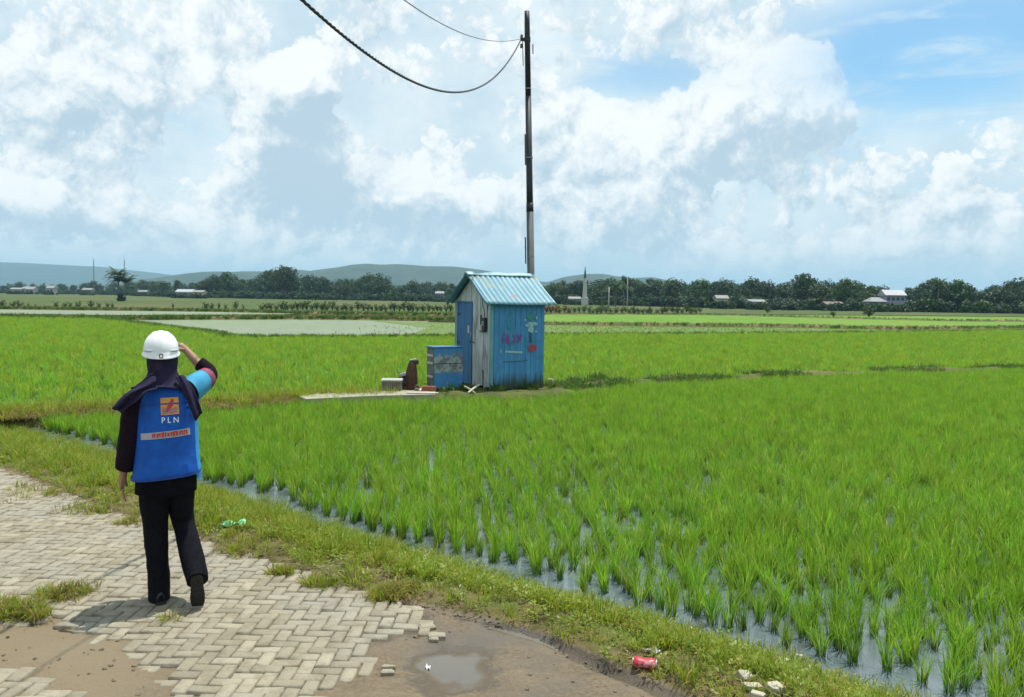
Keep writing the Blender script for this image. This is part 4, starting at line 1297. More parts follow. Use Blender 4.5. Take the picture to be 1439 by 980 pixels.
so = o.modifiers.new('solid', 'SOLIDIFY'); so.thickness = .004
rf_ = MB()
for sg in (-1, 1):
    for xx in (-OV_X + .03,):
        p0 = Vector((xx, HW / 2, HR + .0)); p1 = Vector((xx, HW / 2 + sg * LS * math.cos(slope) * .98, HR - LS * math.sin(slope) * .98))
        rf_.tube([p0, p1], [(.022, .030)] * 2, 4, (1, 0, 0))
rf_.build('bargeboard', mat('barge', (.05, .16, .22), (.07, .20, .26), 10, .7), hut)
# faded painting on the side wall (flat paint, just proud of the ribs)
YP = -.0215
def wallpt(px, py):
    """photo pixel on the side wall -> local x, z"""
    d = ray(px, py); n_ = Vector((math.sin(HANG), -math.cos(HANG), 0))
    o_ = HA + n_ * .02
    k = (o_ - EYE).dot(n_) / d.dot(n_)
    p = EYE + d * k - HA
    return p.dot(HU), p.z
def blob(cx, cy, rx, ry, n_=14, jag=.25, seed=0, lay=0.0):
    rs_ = random.Random(seed); pts_ = []
    for k in range(n_):
        q = 2 * math.pi * k / n_; j = 1 + rs_.uniform(-jag, jag)
        x, z = wallpt(cx + rx * j * math.cos(q), cy + ry * j * math.sin(q))
        pts_.append(Vector((x, YP - lay, z)))
    return MB().add(pts_, [tuple(range(n_))[::-1]])
def stroke(pp_, w_, lay=0.0):
    mb = MB()
    for (x0, y0), (x1, y1) in zip(pp_[:-1], pp_[1:]):
        dx, dy = x1 - x0, y1 - y0; l_ = math.hypot(dx, dy); nx_, ny_ = -dy / l_ * w_ / 2, dx / l_ * w_ / 2
        q = [wallpt(a_, b_) for a_, b_ in ((x0 + nx_, y0 + ny_), (x1 + nx_, y1 + ny_), (x1 - nx_, y1 - ny_), (x0 - nx_, y0 - ny_))]
        mb.add([Vector((a_, YP - lay, b_)) for a_, b_ in q], [(0, 1, 2, 3)])
        lay += .0006
    return mb
WB = dict(c3=(.045, .22, .45), s3=9, k3=(.50, .64))
PG = mat('paint_green', (.05, .28, .14), (.04, .24, .20), 30, .6, **WB)
PW_ = mat('paint_pale', (.32, .50, .48), (.24, .42, .48), 30, .6, c3=(.040, .20, .42), s3=9, k3=(.56, .70))
PR = mat('paint_red', (.36, .05, .05), (.28, .05, .07), 30, .6, c3=(.040, .16, .36), s3=9, k3=(.54, .68))
PM = mat('paint_magenta', (.15, .06, .30), (.24, .05, .24), 30, .6, c3=(.045, .22, .45), s3=9, k3=(.52, .66))
PD_ = mat('paint_dark', (.02, .07, .10), None, 30, .6)
PT = mat('paint_teal', (.03, .24, .32), (.03, .20, .38), 12, .6, **WB)
pa = blob(745, 446, 5.4, 4.8, 16, .3, 3); pa.build('painted_leaf', PG, hut)
pa = MB()
for k, (cx, cy, rx, ry) in enumerate(((745.5, 457, 4.0, 5.0), (751.5, 455, 4.4, 2.6), (754, 447, 1.6, 2.6), (753, 466, 2.0, 1.6), (738, 450, 1.5, 1.5), (740.5, 457.5, 3.0, 1.8), (747, 464, 2.8, 4.5), (743.4, 463.5, 2.0, 3.4))):
    q = blob(cx, cy, rx, ry, 12, .2, 20 + k, .0006 * (k + 1)); pa.add(q.v, q.f)
pa.build('painted_petals', PW_, hut)
stroke([(746, 468), (745.6, 474), (746.4, 482)], 2.6, .0006).build('painted_stem', PD_, hut)
blob(748, 489.5, 6.0, 5.2, 16, .22, 33, .003).build('painted_flower', PR, hut)
blob(718, 453, 7, 10, 16, .3, 41, 0).build('painted_patch', PT, hut)
lt = MB()
for st_ in ([(707, 482), (709.5, 468), (712, 482)], [(714, 469), (714, 482), (718.5, 482)], [(721, 470), (724.5, 476), (721, 482)], [(727, 482), (727, 470), (731, 479), (733.5, 469)], [(705, 476), (713, 475)]):
    q = stroke(st_, 2.0, .0006 + .0003 * len(lt.f)); lt.add(q.v, q.f)
lt.build('painted_letters', PM, hut)
lt = stroke([(704, 491.5), (704, 496)], 1.6, .0005); q = stroke([(710, 494.5), (734, 495.5)], 3.0, .0010); lt.add(q.v, q.f)
lt.build('painted_line', PW_, hut)
stroke([(706, 509), (726, 508.3), (741, 507)], 1.0, .0005).build('painted_seam', PD_, hut)

# earth pad under the hut
pad = MB()
pc = HA + HU * .35 + HV * .5
rg = []
for rr_, zz in ((1.75, ZW - .05), (1.55, ZB - .05), (1.3, ZB - .008), (.0, ZB - .004)):
    rg.append([Vector((pc.x + (rr_ * 1.15 + .12 * math.sin(k * 1.7)) * math.cos(2 * math.pi * k / 30), pc.y + rr_ * .95 * math.sin(2 * math.pi * k / 30), zz + .015 * math.sin(k * 2.3))) for k in range(30)])
tag(pad.loft(rg).build('hut_ground', M_bund, None, True), kind='structure')

# blue weathered cabinet in front of the door
c0 = P(609, 548, ZB); 
def perp(px, py, org):  # distance along HU from org for a pixel at same plane
    d = ray(px, py); n_ = Vector((math.sin(HANG), -math.cos(HANG), 0)); k = (org - EYE).dot(n_) / d.dot(n_)
    return (EYE + d * k - org).dot(HU)
cw = perp(650, 545, c0); ch = (548 - 488) * c0.y / FPX
cab = empty('cabinet', c0, 'low blue cabinet with peeling whitish paint standing before the hut door', 'cabinet', rz=HANG)
m, t, bs = new_mat('peeling_blue')
vec = t.coord('Object'); sp3 = t.n('ShaderNodeSeparateXYZ'); t.put(sp3.inputs[0], vec)
zz = t.m('ADD', sp3.outputs[2], t.m('MULTIPLY', t.m('SUBTRACT', t.noise(vec, 6, 5, .65), .5), .45))
band_ = t.m('MULTIPLY', t.mr(zz, .33, .40), t.mr(zz, .78, .68))
c = t.mix(t.mr(t.noise(vec, 5, 5, .6), .3, .7), (.035, .17, .38), (.05, .22, .46))
c = t.mix(t.m('MULTIPLY', band_, .85), c, t.mix(t.mr(t.noise(vec, 11, 5, .65), .42, .58), (.30, .36, .34), (.15, .12, .085)))
t.put(bs.inputs['Base Color'], c); bs.inputs['Roughness'].default_value = .7
M_peel = m
cd_dep = .36
cb = MB()
cb.box((cw / 2, cd_dep / 2, ch / 2), (cw, cd_dep, ch - .03), None, .008)
cb.build('carcass', mat('cabinet_side', (.10, .12, .10), (.16, .19, .17), 8, .85, .3, c3=(.03, .04, .04), s3=4), cab)
for k in range(2):
    z0, z1 = ((.02, ch * .60), (ch * .615, ch - .02))[k]
    MB().box((cw / 2, -.014, (z0 + z1) / 2), (cw - .02, .024, z1 - z0), None, .005).build('front_panel', M_peel, cab)
MB().box((cw / 2 - .01, cd_dep / 2 - .01, ch + .002), (cw + .05, cd_dep + .06, .03), None, .006).build('top', BLUE_S, cab)
for zz_ in (.30, .62, .80):
    MB().box((-.012, cd_dep / 2, zz_ * ch), (.02, cd_dep - .05, .05), None, .004).build('batten', PALE, cab)

# water pump left of the cabinet
pq = P(577, 549, ZB)
pump = empty('water_pump', pq, 'rusty brown water pump on the slab between grey block and blue cabinet', 'pump')
s_ = pq.y / FPX
q = MB(); q.box((.0, .0, .05), (20 * s_, .30, .10), None, .01); q.build('base', RUST, pump)
q = MB(); pp, rr = catmull([(0, 0, .08), (.01, 0, .22), (.02, 0, .36), (.025, 0, .50), (.03, 0, .60)], [(.135, .13), (.14, .13), (.125, .12), (.10, .10), (.07, .08)], 4)
q.tube(pp, rr, 16, (0, 1, 0)); q.build('housing', RUST, pump, True)
q = MB(); q.box((.07, 0, .60), (.19, .13, .10), (0, R(-8), 0), .015); q.build('spout', mat('dark_green_iron', (.02, .03, .018), (.035, .045, .025), 12, .8, .3), pump)
q = MB(); q.box((.05, 0, .662), (.13, .09, .018), (0, R(-8), 0), .004); q.build('cap', PALE, pump)
q = MB(); q.lathe([(.0, -.025), (.10, -.025), (.115, -.012), (.115, .012), (.10, .025), (0, .025)], 20); q.xf(Matrix.Translation((-.17, -.06, .20)) @ Matrix.Rotation(R(75), 4, 'X'))
q.build('flywheel', DARK, pump, True)
q = MB(); q.box((-.155, -.08, .345), (.13, .10, .07), (0, R(-20), R(10)), .01); q.build('fuel_tank', GREYM, pump)
q = MB(); q.tube([(-.10, .0, .30), (-.20, -.02, .36), (-.28, -.03, .40)], .014, 8); q.build('handle', WOOD, pump)
q = MB(); q.tube([(.08, -.05, .12), (.16, -.10, .10), (.21, -.12, .04)], .03, 10); q.build('outlet_pipe', RUST, pump)

# grey block with pale cap
gq = P(550, 552.5, ZB)
blk = empty('concrete_block', gq, 'grey block with a pale flat cap at the end of the concrete slab', 'block', rz=R(4))
sc_ = gq.y / FPX
q = MB()
rs = random.Random(5)
n_ = 9
for k in range(n_):
    q.box((-14 * sc_ + 28 * sc_ * (k + .5) / n_, .17, 8 * sc_), (28 * sc_ / n_ - .006, .34 + rs.uniform(-.01, .01), 16 * sc_), None, .006)
q.build('side', mat('block_grey', (.13, .115, .095), (.20, .18, .15), 10, .9, .5, c3=(.07, .06, .05), s3=7), blk)
q = MB(); q.box((0, .17, 16 * sc_ + .022), (30 * sc_, .38, .04), None, .01); q.build('cap', mat('block_cap', (.32, .32, .28), (.40, .40, .35), 10, .9, .4), blk)

# concrete slab beside the bank
sl_px = [(418, 556), (440, 550.5), (536, 547.5), (585, 549), (612, 550), (612, 554.5), (520, 556.5), (430, 561)]
top = [P(x, y, ZB + .045) for x, y in sl_px]
q = MB().loft([[p - Vector((0, 0, .22)) for p in top], top])
tag(q.build('concrete_slab', mat('slab_concrete', (.26, .24, .175), (.34, .315, .235), 6, .9, .4, c3=(.17, .145, .085), s3=3)), 'pale concrete slab lying along the earth bank left of the hut', 'slab')
# bricks, board and sticks on the ground
BR = mat('red_brick', (.22, .075, .045), (.30, .11, .065), 14, .9, .5)
for k, (bx, by, rz_, lb) in enumerate(((598, 549.5, .2, 'red brick on the slab right of the pump, nearer the pump'), (607, 549.8, -.35, 'red brick at the foot of the blue cabinet, right one of the pair'))):
    b0 = P(bx, by, ZB + .045)
    q = MB(); q.box((0, 0, .05), (.16, .10, .10), None, .008)
    o = q.build('brick', BR, None, False, b0); o.rotation_euler = (0, 0, rz_); tag(o, lb, 'brick', 'bricks beside the pump')
b0 = P(588, 549, ZB + .045)
q = MB().grid(lambda u_, v_: Vector(((u_ - .5) * .16, (v_ - .5) * .12, .03 + .03 * math.sin(u_ * 5) * math.cos(v_ * 4))), 6, 5)
o = q.build('scrap_bag', PALE, None, True, b0); so = o.modifiers.new('s', 'SOLIDIFY'); so.thickness = .01
tag(o, 'crumpled white scrap on the slab beside the rusty pump', 'scrap')
b0 = P(594, 553.5, ZB + .045)
o = MB().box((0, 0, .015), (.62, .10, .025), None, .003).build('plank', PALE, None, False, b0); tag(o, 'pale plank lying flat along the front edge of the slab', 'plank')
for (p0, z0), (p1, z1), lb in ((((653, 541), .16), ((668, 553), .0), 'pale stick leaning down towards the rice at the hut door'), (((658, 550), .04), ((673, 541), .14), 'pale stick crossing over the other stick at the hut door')):
    a_ = P(p0[0], p0[1] + 2, ZB + z0); b_ = P(p1[0], p1[1], ZB + z1)
    o = MB().tube([a_, a_.lerp(b_, .5) + Vector((0, 0, .01)), b_], [.018, .020, .017], 8).build('stick', PALE)
    tag(o, lb, 'stick', 'sticks at the hut door')
b0 = P(773, 537, ZB)
q = MB().lathe([(0, -.05), (.09, -.03), (.11, .02), (.07, .08), (0, .09)], 9); q.v = [(x * random.uniform(.85, 1.15), y, z) for x, y, z in q.v]
tag(q.build('stone', mat('pale_stone', (.33, .31, .25), (.42, .40, .33), 8, .9, .5), None, False, b0), 'pale stone among the weeds behind the right end of the hut', 'stone')
# weeds right of the hut
wp_ = []
for (cx, cy, n_, sp_x) in ((790, 541, 26, 18), (815, 537, 22, 14), (840, 533, 30, 10), (775, 545, 14, 8), (700, 549, 26, 14), (745, 547, 26, 16), (660, 549, 18, 10), (625, 549, 16, 14), (572, 549, 12, 16)):
    for k in range(n_):
        p = P(cx + random.gauss(0, sp_x * .6), cy + random.gauss(0, 1.2), ZB - .02); wp_.append(p)
scatter('bank_weeds', np.array([tuple(p) for p in wp_]), bank_p, rng.uniform(.35, .95, len(wp_)), tilt=.25)

# ------------------------------------------------------------------ utility pole and lines
pb = PD(748.5, 545, HA.y + 2.0); pb.z = ZW - .2
tp = PD(740.5, 16, pb.y)
pole = empty('utility_pole', Vector((pb.x, pb.y, ZW)), 'tall thin steel utility pole standing behind the blue hut, dark above and grey below', 'utility pole')
lean = (tp - Vector((pb.x, pb.y, ZW)))
def pole_pt(f): return lean * f
STEEL_D = mat('pole_dark', (.012, .014, .016), (.022, .024, .026), 9, .6, .1)
STEEL_G = mat('pole_grey', (.060, .068, .072), (.095, .105, .105), 6, .7, .2, c3=(.05, .055, .055), s3=4, stretch=(1, 1, .25))
zf = .49
MB().tube([pole_pt(-.02), pole_pt(.10), pole_pt(zf)], [.096, .092, .084], 16, (0, 1, 0)).build('lower_shaft', STEEL_G, pole, True)
MB().tube([pole_pt(zf), pole_pt(.55), pole_pt(.78)], [.080, .076, .070], 16, (0, 1, 0)).build('upper_shaft', STEEL_D, pole, True)
MB().tube([pole_pt(.78), pole_pt(.97), pole_pt(1.0)], [.068, .063, .058], 16, (0, 1, 0)).build('top_shaft', STEEL_D, pole, True)
MB().tube([pole_pt(zf - .012), pole_pt(zf + .012)], [.088, .084], 16, (0, 1, 0)).build('collar', STEEL_D, pole, True)
fb = (417 - 55) / (417 - 16.0); fb = (fb * (tp.z - CAMZ) + CAMZ - ZW) / (tp.z - ZW)
br_ = MB(); bpnt = pole_pt(fb)
br_.tube([pole_pt(fb - .006), pole_pt(fb + .006)], .075, 14, (0, 1, 0)); br_.box(bpnt + Vector((-.10, -.03, -.01)), (.10, .05, .07), None, .006)
br_.build('bracket', DARK, pole)
for k_, dz_ in enumerate((.05, -.16)):
    q = MB(); q.lathe([(0, -.05), (.030, -.048), (.042, -.03), (.026, -.018), (.042, -.004), (.026, .010), (.036, .03), (.018, .05), (0, .05)], 12, bpnt + Vector((-.135, -.04, dz_)))
    q.build('insulator', mat('porcelain', (.10, .05, .035), (.14, .07, .05), 8, .25), pole, True)
q = MB()
for f_ in (.36, .62, .80, .93): q.tube([pole_pt(f_ - .0015), pole_pt(f_ + .0015)], .074 if f_ > .7 else .090, 14, (0, 1, 0))
q.build('clamp_bands', GREYM, pole)
q = MB(); q.tube([bpnt + Vector((-.11, -.05, -.03)), bpnt + Vector((-.10, -.06, -.35)), bpnt + Vector((-.09, -.07, -.62))], .010, 6); q.tube([bpnt + Vector((.13, -.04, -.12)), bpnt + Vector((.135, -.04, -.34))], .014, 6)
q.build('loose_wire', DARK, pole)
q = MB(); q.tube([pole_pt(.60) + Vector((-.09, -.06, 0)), pole_pt(.68) + Vector((-.088, -.06, 0))], .016, 6); q.tube([pole_pt(.34) + Vector((-.118, -.06, 0)), pole_pt(.41) + Vector((-.118, -.06, 0))], .018, 6)
q.build('strap', DARK, pole)

anchor = Vector((pb.x, pb.y, ZW)) + bpnt + Vector((-.14, -.05, 0))
def hang(px_pts, d_end, ext):
    """points of a cable hanging in one vertical plane through the pole, read off the photo, continued as a sagging span"""
    e = PD(px_pts[-1][0], px_pts[-1][1], d_end)
    pl = Vector((e.x - anchor.x, e.y - anchor.y, 0)); n_ = Vector((-pl.y, pl.x, 0)).normalized()
    pts_ = [anchor]
    for px, py in px_pts:
        d = ray(px, py); k = (anchor - EYE).dot(n_) / d.dot(n_); pts_.append(EYE + d * k)
    # fit a parabola z(s)
    hd = pl.normalized()
    s = np.array([(p - anchor).dot(hd) for p in pts_]); z = np.array([p.z for p in pts_])
    wgt = np.ones(len(s)); wgt[0] = 6
    co = np.polyfit(s, z, 3 if ext else 2, w=wgt)
    c2 = np.polyfit(s, z, 2, w=wgt)
    out = []
    for q in np.linspace(0, s[-1], 40): out.append(anchor + hd * float(q) + Vector((0, 0, float(np.polyval(co, q)) - anchor.z)))
    # carry on to the next pole behind the viewer
    t0 = np.polyval(np.polyder(co), s[-1]); curv = max(c2[0], .008)
    for q in np.linspace(.4, 17, 24): out.append(anchor + hd * float(s[-1] + q) + Vector((0, 0, float(np.polyval(co, s[-1]) + t0 * q + curv * q * q) - anchor.z)))
    return out
CAB = mat('cable_black', (.008, .009, .010), (.014, .015, .016), 40, .55)
pc_ = hang([(720, 82), (700, 105), (680, 118), (660, 125), (640, 128.5), (620, 127), (600, 122), (580, 115), (560, 106.5), (530, 89), (500, 68), (470, 42), (445, 16), (430, 0)], 7.4, True)
fine, _ = catmull(pc_, [1] * len(pc_), 8)
cb = MB()
for st_ in range(3):
    tw = []
    for i, p in enumerate(fine):
        tdir = (fine[min(i + 1, len(fine) - 1)] - fine[max(i - 1, 0)]).normalized(); a1_ = tdir.cross(Vector((0, 0, 1))).normalized(); a2_ = a1_.cross(tdir)
        ph = i * .85 + st_ * 2.094
        tw.append(p + a1_ * .0085 * math.cos(ph) + a2_ * .0085 * math.sin(ph))
    cb.tube(tw, .0085, 6)
tag(cb.build('power_cable', CAB, None, True), 'thick black twisted cable sagging from the pole to the upper left', 'cable')
pc_ = hang([(728, 57.5), (712, 58), (690, 57), (670, 53), (650, 47), (630, 39), (610, 29), (590, 16), (570, 0)], 9.0, True)
tag(MB().tube(pc_, .0055, 6).build('thin_wire', CAB, None, True), 'thin wire above the thick cable, running up from the pole', 'wire')
# ------------------------------------------------------------------ litter, loose stones and tufts on the road
STN = mat('pale_rubble', (.36, .33, .25), (.46, .43, .34), 14, .9, .5, c3=(.25, .22, .15), s3=6)
def rock(seed, sx_, sy_, sz_):
    rs_ = random.Random(seed); bm2 = bmesh.new()
    bmesh.ops.create_cube(bm2, size=1)
    bmesh.ops.bevel(bm2, geom=bm2.edges[:], offset=.14, segments=1, affect='EDGES')
    for v_ in bm2.verts: v_.co = Vector((v_.co.x * sx_ * rs_.uniform(.82, 1.12), v_.co.y * sy_ * rs_.uniform(.82, 1.12), v_.co.z * sz_ * rs_.uniform(.85, 1.1)))
    bm2.verts.index_update()
    mb = MB().add([v_.co.copy() for v_ in bm2.verts], [[v_.index for v_ in f_.verts] for f_ in bm2.faces]); bm2.free()
    return mb
def gz(x, y): return float(terrain_z(np.array([x]), np.array([y]))[0])
def ground_pt(px, py):
    p = P(px, py, -.02)
    for _ in range(4): p = P(px, py, gz(p.x, p.y))
    return p
for k, (px, py, a_, b_, c_, rz_, lb, tl) in enumerate((
        (1046, 955, .060, .052, .045, .3, 'pale chunk of broken block standing on end at the foot of the grass verge', .5),
        (1107, 953, .125, .05, .03, -.1, 'long flat pale paving fragment lying in the verge grass', .05),
        (1058, 968, .085, .05, .03, .2, 'flat pale fragment lying just below the upright chunk', .0),
        (1090, 972, .080, .075, .045, .5, 'squarish pale rubble piece below the long flat fragment', .1),
        (1064, 980, .065, .045, .03, -.4, 'small pale rubble piece lowest beside the squarish one', .0),
        (1098, 932, .075, .06, .035, .8, 'pale stone half sunk in the grass above the long flat fragment', .1),
        (1124, 926, .045, .04, .03, .1, 'small pale stone in the grass nearest the paddy water', .1),
        (1032, 927, .04, .04, .025, .6, 'small dull stone in the grass right of the red can', .0),
        (968, 886, .06, .04, .025, .3, 'whitish stone high in the verge grass above the red can', .0),
        (1127, 981, .07, .05, .03, .3, 'pale rubble piece at the lower right of the rubble', .0))):
    p = ground_pt(px, py)
    o = rock(k + 3, a_ * 1.05, b_, c_).build('rubble_stone', STN, None, False, p + Vector((0, 0, c_ * .35)))
    o.rotation_euler = (tl, .1, rz_); tag(o, lb, 'stone', 'rubble in the verge grass')
# paving stones lying loose in the wet dirt
for k, (px, py, a_, b_, rz_, lb) in enumerate(((600, 884, .095, .085, .2, 'rounded loose paver lying off the ragged paving edge, upper one'), (614, 896, .10, .07, -.1, 'rounded loose paver by the puddle corner, just below the other rounded one'),
        (610, 902, .055, .03, .0, 'thin pale sliver at the upper puddle edge'), (546, 941, .075, .03, .05, 'thin upper sliver of paver beside the puddle left edge'), (544, 948, .07, .035, .1, 'lower sliver of paver beside the puddle left edge'))):
    p = ground_pt(px, py)
    o = rock(k + 40, a_, b_, .04).build('loose_paver', M_pave, None, False, p + Vector((0, 0, .002))); o.rotation_euler = (0, 0, rz_); tag(o, lb, 'paver', 'loose pavers at the ragged paving edge')
# puddle
m, t, bs = new_mat('puddle_water')
vec = t.coord('Object')
t.put(bs.inputs['Base Color'], t.mix(t.noise(vec, 3, 4, .6), (.10, .092, .075), (.135, .125, .10)))
t.put(bs.inputs['Roughness'], t.mr(t.noise(vec, 2.4, 4, .6), .35, .65, .22, .45)); bs.inputs['IOR'].default_value = 1.33
t.put(bs.inputs['Normal'], t.bump(t.noise(vec, 14, 3, .6), .10, .004))
q2 = [Vector((PUD.x + .36 * math.cos(k * .2618), PUD.y + .33 * math.sin(k * .2618), -.0268)) for k in range(24)]
WZ = -.0255
gx_, gy_ = np.meshgrid(np.linspace(PUD.x - .75, PUD.x + .75, 76), np.linspace(PUD.y - .75, PUD.y + .75, 76))
dep = WZ - terrain_z(gx_, gy_)
idx_ = np.arange(gx_.size).reshape(gx_.shape)
f_ = np.stack([idx_[:-1, :-1], idx_[:-1, 1:], idx_[1:, 1:], idx_[1:, :-1]], -1).reshape(-1, 4)
cxm, cym = gx_.ravel()[f_].mean(1), gy_.ravel()[f_].mean(1)
f_ = f_[(dep.ravel()[f_].max(1) > -.001) & (np.hypot((cxm - PUD.x) / .68, (cym - PUD.y) / .62) < 1)]
us, inv = np.unique(f_.ravel(), return_inverse=True)
me = np_mesh('puddle_water', np.stack([gx_.ravel(), gy_.ravel(), np.full(gx_.size, WZ)], -1)[us], inv.reshape(-1, 4), m, True)
at = me.attributes.new('depth', 'FLOAT', 'POINT'); at.data.foreach_set('value', dep.ravel()[us].astype(np.float32))
tag(link('puddle_water', me), kind='structure')
da = t.n('ShaderNodeAttribute', attribute_name='depth')
dd = t.mr(t.m('ADD', da.outputs['Fac'], t.m('MULTIPLY', t.m('SUBTRACT', t.noise(vec, 22, 5, .65), .5), .006)), .0005, .0085)
t.put(bs.inputs['Base Color'], t.mix(dd, (.090, .070, .046), t.mix(t.noise(vec, 3, 4, .6), (.105, .098, .082), (.14, .13, .108))))
t.put(bs.inputs['Roughness'], t.mr(dd, 0, 1, .75, .27))
# crushed red can
cp = ground_pt(906, 940)
can = empty('drink_can', cp + Vector((0, 0, .030)), 'crushed red drink can lying on the mud at the foot of the verge', 'can', rz=R(-14))
CANR = mat('can_red', (.50, .035, .05), (.40, .02, .04), 8, .35, .1, metal=.2, c3=(.60, .28, .30), s3=14, k3=(.52, .62))
CANS = mat('can_silver', (.52, .52, .52), (.60, .60, .60), 8, .35, .1, metal=.8)
prof_ = [(-.058, .024), (-.052, .031), (-.03, .033), (-.01, .030), (.012, .0325), (.035, .033), (.052, .031), (.058, .025)]
rs = random.Random(2)
rg = [[Vector((x, r_ * math.cos(q) * (1 + .05 * math.sin(3 * q + x * 60)), r_ * .86 * math.sin(q) * (1 - .10 * math.exp(-(x / .02) ** 2)))) for q in [2 * math.pi * k / 20 for k in range(20)]] for x, r_ in prof_]
MB().loft(rg).build('body', CANR, can, True)
MB().lathe([(0, 0), (.020, 0), (.0245, .003), (.026, .001), (.0265, -.003), (0, -.003)], 20).xf(Matrix.Translation((.0595, 0, 0)) @ Matrix.Rotation(R(90), 4, 'Y')).build('end', CANS, can, True)
MB().lathe([(0, -.002), (.020, -.002), (.025, .002), (0, .002)], 20).xf(Matrix.Translation((-.0595, 0, 0)) @ Matrix.Rotation(R(-90), 4, 'Y')).build('end', CANS, can, True)
def crumple(px, py, w_, h_, m_, lb, cat, name, seed, up=.02):
    p = ground_pt(px, py)
    rs_ = random.Random(seed); f1, f2 = rs_.uniform(4, 9), rs_.uniform(4, 9)
    mb = MB().grid(lambda u_, v_: Vector(((u_ - .5) * w_ * (1 + .2 * math.sin(v_ * 7 + seed)), (v_ - .5) * h_ * (1 + .25 * math.sin(u_ * 5 + seed)), up * (.6 + .5 * math.sin(u_ * f1 + seed) * math.cos(v_ * f2)))), 10, 8)
    o_ = mb.build(name, m_, None, True, p + Vector((0, 0, .004))); o_.rotation_euler = (0, 0, rs_.uniform(-.4, .4))
    so_ = o_.modifiers.new('s', 'SOLIDIFY'); so_.thickness = .003
    return tag(o_, lb, cat)
PLW = mat('white_plastic', (.60, .60, .56), (.70, .70, .66), 12, .5)
PLG = mat('mint_plastic', (.16, .58, .26), (.24, .66, .34), 12, .45)
crumple(327, 741, .17, .10, PLG, 'crumpled mint-green plastic bag on the verge right of the walking person', 'bag', 'plastic_bag', 3, .05)
crumple(696, 832, .07, .04, PLW, 'crumpled white plastic scrap in the verge grass between puddle and paddy', 'scrap', 'plastic_scrap', 5, .03)
crumple(916, 919, .07, .035, PLW, 'torn white plastic scrap in the grass just above the red can', 'scrap', 'plastic_scrap', 7, .03)
crumple(601, 942, .022, .045, PLW, 'tiny white scrap floating in the puddle', 'scrap', 'plastic_scrap', 11, .02)
# pebbles and crumbs of mud
peb = []
for _ in range(150):
    px, py = random.uniform(560, 1050), random.uniform(850, 985)
    p = P(px, py, 0)
    if inside(np.array([p.x]), np.array([p.y]), ROAD_POLY)[0] and not inside(np.array([p.x]), np.array([p.y]), [(v_.x, v_.y) for v_ in q2])[0]: peb.append((p.x, p.y, gz(p.x, p.y) + .001))
for _ in range(60):
    px, py = random.uniform(-20, 240), random.uniform(875, 985); p = P(px, py, 0); peb.append((p.x, p.y, gz(p.x, p.y) + .001))
for _ in range(500):
    k = random.randrange(2, 11); f_ = random.random()
    px = ROAD_PX[k][0] * (1 - f_) + ROAD_PX[k + 1][0] * f_ + random.gauss(0, 8); py = ROAD_PX[k][1] * (1 - f_) + ROAD_PX[k + 1][1] * f_ + abs(random.gauss(0, 4)); p = P(px, py, 0)
    peb.append((p.x, p.y, gz(p.x, p.y) + .003))
M_peb = mat('mud_crumb', (.10, .078, .048), (.22, .185, .125), 40, .95, .4)
peb_p = [proto('mud_crumb', rock(60 + k, .018, .014, .010), M_peb) for k in range(4)]
scatter('gravel', np.array(peb), peb_p, rng.uniform(.3, 1.25, len(peb)) ** 1.6, tilt=.4)
# grass tufts growing through the paving
tufts = []
def patch_g(px, py, n_, sx_, sy_):
    for _ in range(n_):
        p = P(px + random.gauss(0, sx_), py + random.gauss(0, sy_), 0.0); tufts.append((p.x, p.y, -.004))
patch_g(18, 858, 130, 16, 5); patch_g(48, 864, 40, 6, 3); patch_g(85, 840, 60, 16, 4); patch_g(110, 832, 22, 10, 2); patch_g(130, 718, 40, 22, 3); patch_g(60, 690, 40, 26, 5); patch_g(180, 735, 24, 10, 2)
patch_g(395, 806, 26, 7, 1.6); patch_g(547, 838, 60, 14, 3); patch_g(330, 776, 30, 16, 3); patch_g(450, 822, 30, 18, 3); patch_g(235, 872, 5, 3, 1); patch_g(560, 830, 60, 18, 3)
tufts = np.array(tufts); k_ = rng.random(len(tufts)) < .55
scatter('path_grass', tufts[k_], grass_p, rng.uniform(.6, 1.2, k_.sum()), tilt=.3)
scatter('dry_grass', tufts[~k_], dry_p, rng.uniform(.7, 1.3, (~k_).sum()), tilt=.3)

